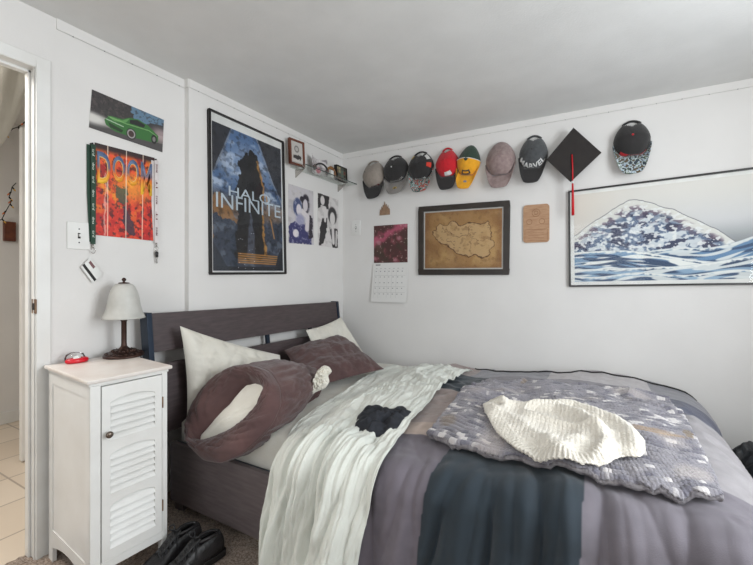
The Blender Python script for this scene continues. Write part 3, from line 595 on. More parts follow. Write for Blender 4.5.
k_fl = floral('floral_print', [(44, 58, 54), (96, 118, 112), (186, 196, 196), (70, 96, 84), (170, 70, 60)], 60); k_fl2 = floral('scenic_print', [(44, 56, 70), (92, 108, 84), (196, 204, 206), (140, 160, 176), (84, 72, 52)], 50)
r, s, q = cap((361.5, 162, 383.5, 199), 'taupe grey cap with black brim, leftmost in the row, nearest the corner', k_grey, k_blk, -6); patch(r, s, 255, 300, .72, .9, mat('maroon_patch', (96, 40, 44), .7)); patch(r, s, 262, 292, .77, .85, k_wht, lift=.0045); B().ball(s(PI*.9, .35), .005, 8).build('eyelet', 'dark', r, world=False)
r, s, q = cap((382, 157, 407, 194), 'black cap with light grey brim carrying a small yellow emblem', k_blk, k_lg, -5, btn=k_wht); bell(r, q, .5, .55, .017, .010, fabric('yellow_badge', (190, 160, 60))); bell(r, q, .5, .55, .011, .005, k_blk, lift=.006); ctext(r, s, 'GOTHAM', 245, 310, .66, .8, k_lg)
r, s, q = cap((407, 153, 432.5, 192), 'black cap with small sewn patches and a flowery brim', k_blk, k_fl, -3)
for (u0, u1, r0, r1, c) in ((120, 140, .5, .7, (196, 170, 70)), (60, 75, .45, .7, (200, 200, 196)), (20, 48, .5, .75, (206, 206, 202)), (-20, 2, .45, .72, (206, 60, 44)), (245, 295, .72, .88, (210, 214, 212))): patch(r, s, u0, u1, r0, r1, fabric('patch_cloth', c))
r, s, q = cap((434.5, 149, 458.5, 190), 'bright red cap with black brim and a small white emblem', k_red, k_blk, -2, band=k_red, narrow=.35); patch(r, s, 262, 300, .5, .72, k_wht)
r, s, q = cap((456.5, 146, 479.5, 189), 'yellow cap with green sides and white piping', k_grn, k_yel, 8, brim_frac=.3, narrow=.25, opening=False)
vs = [s(math.radians(182+176*i/16), .12+.86*j/8, .003) for j in range(9) for i in range(17)]; B().add(vs, [(j*17+i, j*17+i+1, j*17+i+18, j*17+i+17) for j in range(8) for i in range(16)]).build('front_panel', k_yel, r, world=False, smooth=True)
B().tube([s(math.radians(182), t, .004) for t in np.linspace(.95, .12, 8)]+[s(math.radians(358), t, .004) for t in np.linspace(.12, .95, 8)], .0028, 6).build('piping', k_wht, r, world=False, smooth=True)
patch(r, s, 248, 296, .5, .72, fabric('navy_badge', (50, 50, 60)), lift=.006); patch(r, s, 256, 288, .56, .66, k_yel, lift=.0075); bell(r, q, .52, .5, .012, .010, fabric('silver_badge', (120, 124, 132)))
r, s, q = cap((485, 143, 515, 188), 'mauve grey checked cap, plain all over', k_mau, k_mau, 0, brim_frac=.26, opening=False)
r, s, q = cap((518.5, 137, 547.5, 183), 'charcoal cap with black brim and bold white capitals across its front', k_dg, k_blk, 3, btn=k_blk); ctext(r, s, 'MARVEL', 208, 332, .52, .80, k_wht, .005)
r, s, q = cap((613.5, 122.5, 651.5, 173.5), 'black cap with a red button, last in the row, above the wide sea print', k_blk, k_fl2, 0, btn=k_red, brim_frac=.33); ctext(r, s, 'S', 236, 256, .78, .96, k_red, .004); patch(r, s, 228, 262, .7, .95, k_red); ctext(r, s, 'Cruise', 262, 318, .84, .93, k_red)
# --- graduation cap
gcm = mat('black_felt', (46, 42, 40), .9, (40, 36, 35), 20, .2, 200)
r = thing('graduation_cap', 'black diamond-shaped graduation cap with a red tassel', 'cap', onY(573, 158, 0))
pts = [onY(a, b_, -.075) for a, b_ in ((573.5, 127.5), (601.5, 152.5), (570.5, 182), (546.5, 159.5))]
e = Vector((0, .006, 0)); B().hexa([pts[0]+e, pts[1]+e, pts[2]+e, pts[3]+e, pts[0], pts[1], pts[2], pts[3]]).build('mortarboard', gcm, r, bevel=.001)
c = (pts[0]+pts[2])/2; mt = Matrix.Rotation(PI/2, 4, 'X'); B().lathe([(.07, 0), (.075, .03), (.078, .066)], c+Vector((0, .005, 0)), 28, Matrix.Rotation(-PI/2, 4, 'X')).build('skull_cap', gcm, r, smooth=True)
B().ball(c+Vector((0, -.003, 0)), .007, 10, (1, .5, 1)).build('button', gcm, r)
tb = pts[2]+Vector((.0, -.006, .0)); te = onY(572.5, 215, -.08)
tp = c+Vector((0, -.005, 0)); tb.x = tp.x+.004; te.x = tp.x+.006
B().tube([tp, (tp+tb)/2+Vector((.002, -.001, 0)), tb], .004, 8).build('tassel_cord', 'red', r, smooth=True)
B().tube([tb+Vector((0, 0, .004)), tb+Vector((0, 0, -.012))], .0065, 8).build('tassel_knot', k_wht, r)
b = B(); 
for k in range(14):
    a_ = 2*PI*k/14; o_ = Vector((.005*math.cos(a_), .005*math.sin(a_), 0)); b.tube([tb+Vector((0, 0, -.012))+o_*.6, (tb+te)/2+o_*1.1, te+o_*1.3+Vector((0, 0, .004*math.sin(k*3)))], .0024, 5)
b.build('tassel', 'red', r, smooth=True)

# ================================================================== GLASS SHELF and things on it
SZ = 1.985
r = thing('glass_shelf', 'clear glass shelf in the room corner near the ceiling', 'shelf', (0, -.3, SZ))
gl = glass_mat('shelf_glass', (.95, .97, .96), fac=.12); B().box((.001, -.70, SZ-.008), (.152, -.002, SZ)).build('shelf_board', gl, r)
B().box((.1505, -.70, SZ-.0075), (.1525, -.002, SZ-.0005)).build('shelf_edge', mat('green_glass_edge', (78, 88, 86), .2), r)
for yy in (-.64, -.08): B().prism([(0, -.06), (0, .0), (.09, .0)], 1, lambda x_, z_, d: Vector((x_+.001, yy+.008*d, SZ-.009+z_))).build('bracket', 'chrome', r)
def leaning(name, lab, cat, x0, y0, y1, h, lean, fm, art, fw, dp=.02, twist=0):
    rt = thing(name, lab, cat, (x0, (y0+y1)/2, SZ), rz=twist); t = math.tan(lean)
    q = lambda y_, z_, d: Vector((d+.0-t*z_, y_, z_)); W = y1-y0
    f = B(); F = lambda a_, b_, c_, d_: f.hexa([q(a_, c_, 0), q(b_, c_, 0), q(b_, c_, dp), q(a_, c_, dp), q(a_, d_, 0), q(b_, d_, 0), q(b_, d_, dp), q(a_, d_, dp)])
    F(-W/2, W/2, 0, fw); F(-W/2, W/2, h-fw, h); F(-W/2, -W/2+fw, fw, h-fw); F(W/2-fw, W/2, fw, h-fw); f.build('frame', fm, rt, world=False)
    c4 = [q(-W/2+fw, h-fw, dp*.6), q(W/2-fw, h-fw, dp*.6), q(W/2-fw, fw, dp*.6), q(-W/2+fw, fw, dp*.6)]
    f = B(); f.add([q(-W/2+fw, h-fw, dp*.3), q(W/2-fw, h-fw, dp*.3), q(W/2-fw, fw, dp*.3), q(-W/2+fw, fw, dp*.3)], [(0, 1, 2, 3)]); f.build('backing', 'paper', rt, world=False)
    P = [np.array(c) for c in c4]; x_ = art.x[..., None]; y_ = art.y[..., None]; grid('print', (P[0]*(1-x_)+P[1]*x_)*(1-y_)+(P[3]*(1-x_)+P[2]*x_)*y_, 'art', rt, art.c, False, world=False); return rt
A = Art(40, 60, (186, 182, 176)); A.ell(.5, .33, .2, .16, (110, 106, 104)); A.ell(.5, .33, .13, .1, (170, 166, 160)); A.poly([(.2, .62), (.85, .6), (.85, .78), (.2, .8)], (52, 48, 48), 1, .05, 8); A.line([(.1, .95), (.9, .95)], .01, (120, 120, 118))
_a = onX(290, 150, .06); _b = onX(303, 150, .06)
leaning('framed_certificate', 'small brown wood picture frame standing at the left end of the glass shelf', 'picture frame', .055, _a.y, _b.y, .19, .06, 'walnut', A, .014, .022, -.12)
# curled glossy magazine page
u, v = np.meshgrid(np.linspace(-1, 1, 30), np.linspace(0, 1, 24)); A = Art(30, 24, (190, 184, 184)); A.nz(3, (116, 110, 112), .8); A.ell(.6, .7, .14, .18, (180, 80, 96)); A.nz(8, (226, 224, 222), .6, .1, .5)
P = np.stack([.03+.035*u**2+.0*v, -.42+.10*u, .001+SZ+.125*v*(1+.12*u*u)], -1)[::-1]; o = grid('curled_card', P, 'art', None, A.c); solid(o, .0015); tag(o, 'curled glossy picture card standing behind the dark headset on the glass shelf', 'card')
r = thing('headset', 'dark curved headset lying on the glass shelf beside the wood frame', 'headset', (.1, -.37, SZ))
B().tube([Vector((.10+.012*math.sin(t), -.45-.085*math.cos(t), SZ+.012+.055*math.sin(t))) for t in np.linspace(0, PI, 16)], .007, 8).build('headband', 'rubber', r, smooth=True)
for s_ in (-1, 1): B().ball((.1, -.45+.08*s_, SZ+.024), .024, 14, (.7, .6, 1)).build('ear_cup', mat('mottled_cup', (120, 104, 100), .6, (60, 52, 50), 90), r, smooth=True)
r = thing('gold_ornament', 'arched golden brown ornament between the headset and the coloured box on the shelf', 'ornament', (.08, -.2, SZ))
B().tube([Vector((.08, -.29-.055*math.cos(t), SZ+.012+.07*math.sin(t))) for t in np.linspace(0, PI, 14)], [.010]*6+[.014]*8, 8).build('arch', mat('gold_brown', (166, 120, 66), .5, (96, 62, 44), 60), r, smooth=True)
B().box((.07, -.305, SZ+.001), (.09, -.265, SZ+.06)).build('white_label', 'paper', r)
A = Art(40, 40, (96, 92, 76)); 
for i in range(4):
    for j in range(4): A.poly([(.04+.24*i, .04+.24*j), (.22+.24*i, .04+.24*j), (.22+.24*i, .22+.24*j), (.04+.24*i, .22+.24*j)], random.choice([(60, 74, 74), (120, 90, 60), (44, 48, 52), (150, 140, 110), (80, 104, 96), (104, 50, 44)]))
leaning('picture_tile', 'square dark tile of small coloured pictures at the corner end of the glass shelf', 'box', .07, -.225, -.07, .125, .05, 'dark', A, .004, .03)

# ================================================================== CABINET
CT = .80
ang = math.radians(-4.5)*-1
uy = Vector((.085, .9964, 0)); ux = Vector((-.9964, .085, 0)); FL = Vector((.412, -2.200, 0)); CW, CDp = .288, .432
def cm(a, d, z): return FL+uy*a+ux*d+Vector((0, 0, z))
cab = thing('cabinet', 'white painted narrow cabinet with one louvred door, beside the bed', 'cabinet', cm(CW/2, CDp/2, 0))
def cbox(b, a0, a1, d0, d1, z0, z1): return b.hexa([cm(a0, d0, z0), cm(a1, d0, z0), cm(a1, d1, z0), cm(a0, d1, z0), cm(a0, d0, z1), cm(a1, d0, z1), cm(a1, d1, z1), cm(a0, d1, z1)])
dirty = mat('white_worn_top', (216, 210, 204), .3, (206, 196, 188), 9, .05, 60)
b = B(); cbox(b, -.006, CW+.006, -.008, CDp, CT-.014, CT); b.build('cabinet_top', dirty, cab, bevel=.004)
b = B(); cbox(b, .004, CW-.004, .004, CDp-.01, CT-.026, CT-.014); b.build('moulding', 'white', cab, bevel=.003)
bz = .095; g0, g1 = .007, CW-.010
# left side: frame and recessed panel with an arched foot
for side, (a0, a1) in (('l', (g0, g0+.014)), ('r', (g1-.014, g1))):
    b = B(); cbox(b, a0+.003, a1-.003, .04, CDp-.04, bz+.03, CT-.03); cbox(b, a0, a1, .012, .05, .0, CT-.026); cbox(b, a0, a1, CDp-.055, CDp-.012, .0, CT-.026)
    cbox(b, a0, a1, .05, CDp-.055, CT-.07, CT-.026)
    n = 10; pts = [(.05, .13)]+[(.05+(CDp-.105)*k/n, .06+.028*math.sin(PI*k/n)) for k in range(n+1)]+[(CDp-.055, .13)]
    b.prism(pts, 1, lambda x_, z_, d: cm(a0+(a1-a0)*d, x_, z_)); b.build('side_panel', 'white', cab)
b = B(); cbox(b, g0, g1, CDp-.02, CDp-.01, bz, CT-.026); b.build('back_panel', 'white', cab)
b = B(); cbox(b, g0+.014, g1-.014, .02, CDp-.02, bz, bz+.012); b.build('bottom_panel', 'white', cab)
DA0, DA1, DZ0, DZ1 = .042, CW-.034, .130, .768
b = B(); cbox(b, g0, DA0-.003, .004, .018, .0, CT-.026); cbox(b, DA1+.003, g1, .004, .018, .0, CT-.026); cbox(b, DA0-.003, DA1+.003, .004, .018, DZ1+.003, CT-.026); cbox(b, DA0-.003, DA1+.003, .004, .018, bz, DZ0-.003); b.build('face_frame', 'white', cab, bevel=.0015)
door = B(); st = .027; groups = ((.57, .72), (.375, .525), (.172, .335)); a0, a1 = DA0, DA1
cbox(door, a0, a0+st, .0, .016, DZ0, DZ1); cbox(door, a1-st, a1, .0, .016, DZ0, DZ1)
def arch(z0, z1, ztop):   # rail whose lower edge is an arch
    n = 12; w0, w1 = a0+st, a1-st; pts = [(w0+(w1-w0)*k/n, z0+.016*math.sin(PI*k/n)**.7) for k in range(n+1)]+[(w1, ztop), (w0, ztop)]
    door.prism(pts, 1, lambda x_, z_, d: cm(x_, .016*d, z_))
arch(.705, 0, DZ1); arch(.512, 0, .565); arch(.322, 0, .372); cbox(door, a0+st, a1-st, 0, .016, DZ0, .168)
dr = door.build('door', 'white', cab)
for z0, z1 in groups:
    n = 6; h = (z1-z0)/n
    for k in range(n):
        zz = z0-.004+h*k; b = B(); b.hexa([cm(a0+st-.002, -.003, zz), cm(a1-st+.002, -.003, zz), cm(a1-st+.002, .003, zz), cm(a0+st-.002, .003, zz), cm(a0+st-.002, .018, zz+h*1.15), cm(a1-st+.002, .018, zz+h*1.15), cm(a1-st+.002, .023, zz+h*1.15), cm(a0+st-.002, .023, zz+h*1.15)])
        o = b.build('louvre', 'white', None, world=True); o.parent = dr; o.data.transform((Matrix.Translation(cab.location)).inverted())
def kid(o, par, root): o.parent = par; o.data.transform(Matrix.Translation(root.location).inverted()); return o
b = B(); c = cm(a0+.016, -.004, .595); mt = Matrix.Rotation(-PI/2, 4, 'Y') @ Matrix.Identity(4)
b.tube([c, c-ux*.012], .004, 10); b.tube([c-ux*.010, c-ux*.014, c-ux*.020, c-ux*.024], [.006, .012, .012, .006], 16); kid(b.build('knob', mat('brushed_knob', (120, 108, 98), .3, metal=.8), None, smooth=True), dr, cab)
for z in (.655, .235):
    b = B(); cbox(b, a1+.0005, a1+.005, -.003, .004, z-.022, z+.022); kid(b.build('hinge', 'brass', None), dr, cab)
# --- lamp
LX, LY = .075, -1.905
r = thing('table_lamp', 'bronze table lamp with a frosted bell glass shade on the white cabinet', 'lamp', (LX, LY, CT))
b = B().lathe([(.080, 0), (.082, .006), (.076, .012), (.068, .014), (.05, .024), (.028, .032), (.018, .04), (.014, .046)], n=40); o = b.build('lamp_base', 'bronze', r, smooth=True, world=False)
q = B()
for k in range(18): a_ = 2*PI*k/18; q.ball((.068*math.cos(a_), .068*math.sin(a_), .0155), .007, 8, (1.3, 1.3, .6)); q.ball((.045*math.cos(a_+.2), .045*math.sin(a_+.2), .027), .006, 8)
q.build('base_beading', 'bronze', o, smooth=True, world=False)
B().lathe([(.014, .04), (.012, .05), (.011, .06), (.011, .16), (.014, .165), (.014, .175), (.008, .18), (.006, .32)], n=20).build('stem', 'bronze', r, smooth=True, world=False)
pr = [(.022, .335), (.038, .332), (.05, .32), (.062, .295), (.07, .265), (.075, .235), (.082, .208), (.093, .184), (.098, .176)]
b = B(); vs = []; n = 48
for rr, z in [(a_*.89, b_) for a_, b_ in pr]: vs += [(rr*(1+.0*math.cos(6*2*PI*k/n))*math.cos(2*PI*k/n), rr*math.sin(2*PI*k/n), z) for k in range(n)]
b.add(vs, [(i*n+k, i*n+(k+1) % n, (i+1)*n+(k+1) % n, (i+1)*n+k) for i in range(len(pr)-1) for k in range(n)]); o = b.build('lamp_shade', 'frost', r, smooth=True, world=False); solid(o, .003)
B().lathe([(.024, .336), (.02, .34), (.005, .342), (.005, .346), (.009, .35), (.009, .356), (.004, .362)], n=16).build('finial', 'bronze', r, smooth=True, world=False)
B().tube([(0.02, .02, .006), (.0, .09, .005), (-.05, .1, .004), (-.07, .12, -.05), (-.075, .14, -.3)], .003, 6).build('cord', 'dark', r, smooth=True, world=False)
# --- red and clear plastic gadget
p = onZ(77, 362.5, CT); r = thing('plastic_gadget', 'small red plastic ring with a white centre and clear dome on the cabinet top', 'gadget', (p.x, p.y, CT))
rd = mat('red_plastic', (206, 20, 40), .3)
B().lathe([(.030, .001), (.034, .006), (.034, .014), (.028, .02), (.018, .02), (.018, .001)], n=28, mtx=Matrix.Diagonal((.8, 1.25, 1, 1))).build('ring', rd, r, smooth=True, world=False)
B().lathe([(.013, .001), (.015, .012), (.012, .026), (.004, .029)], n=20).build('centre_cap', 'paper', r, smooth=True, world=False)
o = B().lathe([(.034, .0), (.036, .02), (.03, .034), (.016, .04), (.004, .041)], c=(-.018, .0, .001), n=28).build('clear_dome', 'gloss', r, smooth=True, world=False)

# ================================================================== BED FRAME
bed = thing('bed_frame', 'dark brown wooden bed frame with a slatted slanting headboard', 'bed', (.1, -.95, 0))
def hx(z): return .045+.11*(1-z)   # the headboard leans back towards the wall
def hz(y, z): return z-(y+1.80)*.022*(z/.98)
def panel(z0, z1, t0, t1, y0=-1.775, y1=-.2):
    b = B(); return b.hexa([Vector((hx(z)+t, y, hz(y, z))) for z in (z0, z1) for t, y in ((t0, y0), (t1, y0), (t1, y1), (t0, y1))])
panel(.795, .985, .0, .022).build('headboard_panel', 'wenge', bed, bevel=.002); panel(.40, .735, .004, .024).build('headboard_panel', 'wenge', bed, bevel=.002)
for y0 in (-1.802, -.20):
    b = B(); b.hexa([Vector((hx(z)+t, y, hz(y, z))) for z in (.0, .99) for t, y in ((-.032, y0), (.030, y0), (.030, y0+.026), (-.032, y0+.026))]); b.build('headboard_post', 'steel', bed, bevel=.002)
for y0 in (-1.0, -.55): panel(.42, .93, -.02, -.0, y0, y0+.025).build('headboard_brace', 'steel', bed)
for y0, y1 in ((-1.715, -1.693), (-.145, -.123)):
    b = B().box((.13, y0, .055), (2.24, y1, .345)); b.build('side_rail', 'wenge2', bed, bevel=.003)
B().box((2.24, -1.715, .055), (2.262, -.123, .345)).build('foot_rail', 'wenge2', bed, bevel=.003)
for x_, y_ in ((.16, -1.67), (2.20, -1.67), (.16, -.19), (2.20, -.19)): B().box((x_-.03, y_-.02, 0), (x_+.03, y_+.02, .3)).build('leg', 'wenge2', bed)
B().box((.14, -1.69, .25), (2.235, -.15, .275)).build('slat_deck', 'wenge2', bed)
b = B(); b.box((.13, -1.6925, .328), (2.235, -1.672, .336)); b.build('metal_side_strip', 'steel', bed)

# ================================================================== BEDDING
# mattress: a rounded slab
def slab(x0, x1, y0, y1, z0, z1, r, nx=90, ny=70, amp=.004):
    u = np.linspace(-1, 1, nx); v = np.linspace(-1, 1, ny); U, V = np.meshgrid(u, v); k = 5.0
    def half(s):
        hx_, hy_ = (x1-x0)/2, (y1-y0)/2; X = (x0+x1)/2+hx_*U; Y = (y0+y1)/2+hy_*V
        ex = np.clip((np.abs(U)*hx_-(hx_-r))/r, 0, 1); ey = np.clip((np.abs(V)*hy_-(hy_-r))/r, 0, 1); e = np.clip(np.sqrt(ex**2+ey**2), 0, 1)
        zz = np.sqrt(np.clip(1-e**2, 0, 1))*r; Z = (z1-r+zz) if s > 0 else (z0+r-zz)
        if s > 0: Z = Z+amp*fbm(X*7, Y*4, 4)+amp*1.2*ridge(X*3+Y*5, Y*9-X)*sst(-1, -.4, V*0-1+V*0+.7)
        cx = np.where(e >= .999, 1, 0)
        return np.stack([X, Y, Z], -1)
    return half(1), half(-1)
top, bot = slab(.155, 2.2, -1.672, -.165, .28, .478, .05)
vs = np.concatenate([top.reshape(-1, 3), bot.reshape(-1, 3)]); h, wd = top.shape[:2]; idx = np.arange(h*wd).reshape(h, wd); F = []
for base, flip in ((0, 0), (h*wd, 1)):
    A_, B_, C_, D_ = idx[:-1, :-1], idx[:-1, 1:], idx[1:, 1:], idx[1:, :-1]; q = np.stack([A_, B_, C_, D_] if not flip else [A_, D_, C_, B_], -1).reshape(-1, 4)+base; F += q.tolist()
ring_ = list(idx[0, :])+list(idx[1:, -1])+list(idx[-1, -2::-1])+list(idx[-2:0:-1, 0])
for i in range(len(ring_)): a_, b_ = ring_[i], ring_[(i+1) % len(ring_)]; F.append([b_, a_, a_+h*wd, b_+h*wd])
mt_ = pydata('mattress', vs, F, 'sheet', smooth=True); tag(mt_, 'mattress in a white fitted sheet, showing between pillows and cream sheet', 'mattress')

YE, RR = -1.735, .075; XE, RF = 2.47, .15
def XEf(t): return 2.43+.06*sst(.8, 1.35, t)
def ztop(x, y): return .482+.035*sst(.85, 1.15, x)+.055*sst(1.15, 1.95, x)-.035*sst(2.1, 2.45, x)-.03*sst(-1.2, -1.7, y)-.03*sst(-.7, -.2, y)*sst(.9, 1.2, x)
def drape(x, t, off):
    x = np.asarray(x, float); t = np.asarray(t, float)
    th = np.clip(-t/RR, 0, PI/2); y = np.where(t >= 0, YE+RR+t, YE+RR-RR*np.sin(th)); dz = RR*(1-np.cos(th)); dn = np.clip(-t-RR*PI/2, 0, None); dz = dz+dn; y = y-dn*.10
    xe_ = XEf(t); ax = np.clip((x-(xe_-RF))/RF, 0, PI/2); X = np.where(x < xe_-RF, x, xe_-RF+RF*np.sin(ax)); dn2 = np.clip(x-(xe_-RF)-RF*PI/2, 0, None); dx = RF*(1-np.cos(ax))+dn2*.98; X = X-dn2*.05
    yy = np.minimum(y, -.05); far = sst(-.2, -.07, y); z = ztop(np.minimum(x, 2.45), np.maximum(yy, YE))-dz-dx-.06*far**2
    nx_ = np.sin(ax); ny_ = -np.sin(th)+.5*far; nz_ = np.cos(ax)*np.cos(th)+.02; L = np.sqrt(nx_**2+ny_**2+nz_**2)
    P = np.stack([X+nx_/L*off, yy+ny_/L*off, z+nz_/L*off], -1); P[..., 2] = np.maximum(P[..., 2], .008+off*.2); P[..., 1] = np.minimum(P[..., 1], -.012)
    return P
PZ = .02
def pxt(u, v, zz=None):
    p = onZ(u, v, .50); 
    for _ in range(6): p = onZ(u, v, zz or (float(ztop(p.x, p.y))+PZ))
    if p.y >= YE+RR*.35: return p.x, p.y-YE-RR
    p = onY(u, v, YE-.02); z = .50
    for _ in range(4):
        d = max(0, float(ztop(p.x, YE))-RR-p.z); p = onY(u, v, YE-.015-.10*d)
    return p.x, -(RR*PI/2+float(ztop(p.x, YE))-RR-p.z) if p.z < float(ztop(p.x, YE))-RR else -(RR*.8)
def dfold(x, t):
    hang = sst(.25, -.25, t); top_ = 1-hang
    wx = x+.05*fbm(x*1.5, t*1.7+3, 2)+t*.10
    wx = wx-.22*np.minimum(t, 0)
    f = hang*(.060*(np.abs(pn(wx*5.5, t*.9))**.8*1.5-.4)+.030*np.abs(pn(wx*12+3, t*1.6))*(1+pn(x*3, t*2)))
    f = f+top_*(.016*fbm(x*2.4+2, t*2.4, 3)+.018*np.clip(1-np.abs(pn(x*4+t*3, t*5-x*2))*4, 0, 1)*np.clip(pn(x*2.2+7, t*2)+.5, 0, 1))+.003*fbm(x*14, t*14, 2)
    return f
# ---- duvet
NXd, NTd = 420, 330
xs = np.linspace(.98, XE+.42, NXd); ts = np.linspace(-.56, -YE-RR-.07, NTd); X_, T_ = np.meshgrid(xs, ts)
thick = .030+dfold(X_, T_)*1.0
P = drape(X_, T_, thick)
bx1 = pxt(427, 500)[0]; bx2 = pxt(578, 520)[0]
x1b = bx1+.02*np.sin(T_*5); x2b = bx2+.015*np.sin(T_*4+1)+.0*T_
cmap = dict(mauve=(98, 92, 100), navy=(30, 42, 51), grey=(116, 112, 118), beige=(150, 138, 134), light=(166, 162, 164), mid=(126, 125, 130), slate=(74, 76, 92), peach=(172, 156, 146), mg=(104, 99, 106), pale=(170, 165, 166), foot=(140, 136, 138))
C = np.zeros(X_.shape+(3,)); row = T_+.012*np.sin(X_*6)
xs_d = X_
def setc(m, c): C[m] = np.array(cmap[c])/255.
r1 = .20; r2 = .72; r3 = 1.2
setc(np.ones_like(X_, bool), 'mg'); setc((row < r1) & (X_ < x1b), 'mauve'); setc((row < r1) & (X_ >= x1b) & (X_ < x2b), 'navy'); setc((row < r1) & (X_ >= x2b), 'mg')
x3 = bx2+.46
setc((row < r1) & (X_ > 2.36), 'mid')
setc((row >= r1) & (row < .30) & (X_ < 2.22), 'peach'); setc((row >= .30) & (row < .72) & (X_ < 2.22), 'beige')
setc((row >= .72) & (row < 1.16) & (X_ < 1.42), 'navy'); setc((row >= .72) & (row < 1.16) & (X_ >= 1.42) & (X_ < 2.22), 'grey')
setc((row >= 1.16) & (X_ < 1.30), 'beige'); setc((row >= 1.16) & (X_ >= 1.30) & (X_ < 1.74), 'mid'); setc((row >= 1.16) & (X_ >= 1.74) & (X_ < 2.24), 'pale'); setc((row >= 1.16) & (X_ >= 2.24), 'mid')
setc((row >= r1) & (row < .82) & (X_ >= 2.22), 'foot'); setc((row >= .82) & (row < 1.16) & (X_ >= 2.22), 'slate')
C *= (1+.05*fbm(X_*30, T_*30, 2))[..., None]
duv = grid('duvet', P, 'clothart', None, C); solid(duv, .012); tag(duv, 'patchwork duvet in navy, mauve and greys hanging down the side and foot of the bed', 'duvet')
# piping along its far edge
b = B(); pp = P[-22, 60:330:6]; b.tube([Vector(p)+Vector((0, 0, .004)) for p in pp], .005, 6); o = b.build('duvet_piping', 'dark', None, smooth=True); o.parent = duv
# ---- cream sheet
PZ = .045
LE = [(392, 361), (366, 372), (338, 390), (310, 408), (288, 425), (280, 448), (275, 478), (271, 510), (269, 545), (268, 580), (268, 610)]
RE = [(474, 369), (456, 380), (441, 392), (426, 407), (410, 425), (394, 445), (383, 470), (377, 500), (371, 530), (365, 560), (362, 590)]
def resamp(pts, n):
    pts = np.array(pts, float); d = np.concatenate([[0], np.cumsum(np.hypot(*np.diff(pts, axis=0).T))]); s_ = np.linspace(0, d[-1], n); return np.stack([np.interp(s_, d, pts[:, 0]), np.interp(s_, d, pts[:, 1])], -1)
def smooth1(a, k=9):
    for _ in range(3):
        p = np.pad(a, ((k//2, k//2), (0, 0)), 'edge'); a = np.stack([np.convolve(p[:, j], np.ones(k)/k, 'valid') for j in range(a.shape[1])], -1)
    return a
NV, NW = 330, 260
Lp = smooth1(resamp([pxt(*p) for p in LE], NV), 21); Rp = smooth1(resamp([pxt(*p) for p in RE], NV), 21)
wv = np.linspace(0, 1, NW)[None, :]; vv = np.linspace(0, 1, NV)[:, None]
Xc = Lp[:, :1]*(1-wv)+Rp[:, :1]*wv; Tc = Lp[:, 1:]*(1-wv)+Rp[:, 1:]*wv
Wd = wv+.035*fbm(vv*3+wv*2, wv*2+1, 2)+0*vv; hang = sst(.3, -.2, Tc)
Wq = Wd+.05*np.sin(vv*5+wv*3)+.10*wv*(1-wv)*np.sin(vv*9)
fold = .034*np.abs(pn(Wq*5, vv*2.6))**.8*(.5+.8*hang)+.016*np.abs(pn(Wq*11+3, vv*4.5))*(.7+.5*hang)+.007*np.abs(pn(Wd*26, vv*9+wv*6))+.0035*fbm(Wd*18+vv*14, vv*26, 3)+.03*hang*np.exp(-((wv-.22-.9*(1-vv)+.18)/.035)**2)*sst(.55, .7, vv)
edge = sst(0, .03, wv)*sst(1, .97, wv)
XD = np.clip(Xc, .98, None)
off = np.where(Xc > .95, .034+np.maximum(dfold(XD, Tc), -.01), .012)*1.0
off = .010+sst(.78, .96, Xc)*(.030+dfold(XD, Tc))+fold+.004
Ps = drape(Xc, Tc, off); sh = grid('flat_sheet', Ps, 'cream', None); solid(sh, .002, 0); tag(sh, 'pale cream-green rumpled sheet draped across the bed and down to the carpet', 'sheet')
# ---- knitted blanket
def coons(top_, bot_, left_, right_, nu, nv):
    t_, b_, l_, r_ = [smooth1(resamp([pxt(*p) for p in e], n), 9) for e, n in ((top_, nu), (bot_, nu), (left_, nv), (right_, nv))]
    u = np.linspace(0, 1, nu)[None, :, None]; v = np.linspace(0, 1, nv)[:, None, None]
    S = (1-v)*t_[None]+v*b_[None]+(1-u)*l_[:, None]+u*r_[:, None]-((1-u)*(1-v)*t_[0]+u*(1-v)*t_[-1]+(1-u)*v*b_[0]+u*v*b_[-1]); return S
PZ = .045; nu, nv = 560, 440
S = coons([(484, 383), (520, 385), (565, 388), (620, 394), (666, 402)], [(428, 436), (455, 449), (505, 460), (560, 471), (620, 487), (675, 499), (720, 506)], [(484, 383), (463, 396), (448, 417), (428, 436)], [(666, 402), (684, 424), (700, 455), (714, 484), (720, 506)], nu, nv)
U_, V_ = np.meshgrid(np.linspace(0, 1, nu), np.linspace(0, 1, nv)); S[..., 1] = np.maximum(S[..., 1], -.03); bf = .006*fbm(U_*5, V_*4, 3)
R_ = V_*42+2.6*fbm(U_*2.2, V_*2, 2)+.5*fbm(U_*9, V_*5, 2)+.9*U_; K_ = U_*80+.5*np.floor(R_) % 1
cords = np.abs(np.sin(R_*PI)); st_ = .5+.5*np.sin(2*K_*PI+2.2*cords); rimm = np.minimum(np.minimum(U_, 1-U_)/.02, np.minimum(V_, 1-V_)/.03).clip(0, 1)
base = .030+dfold(S[..., 0], S[..., 1])+.016
off = base+bf+.012*cords**.7+.0025*st_
Pb = drape(S[..., 0], S[..., 1], off)
fr_ = np.floor(R_); clus = sst(-.25, .45, fbm(U_*5+2, V_*5, 2)); nzr = pn(K_*.22+fr_*7.31, fr_*3.17+.4)*1.2*(.45+.75*clus)+.2*pn(K_*.9, R_*.6)
Cb = np.zeros(U_.shape+(3,))+np.array((128, 125, 131))/255.
def mixc(m, c):
    global Cb
    Cb = Cb*(1-m[..., None])+np.array(c)/255.*m[..., None]
mixc(sst(.0, .5, -nzr), (100, 98, 108)); mixc(sst(.26, .55, nzr)*.85*sst(.02, .5, cords), (206, 201, 199)); mixc(sst(.25, .6, pn(K_*.06+9, R_*.13))*.5, (178, 168, 162))
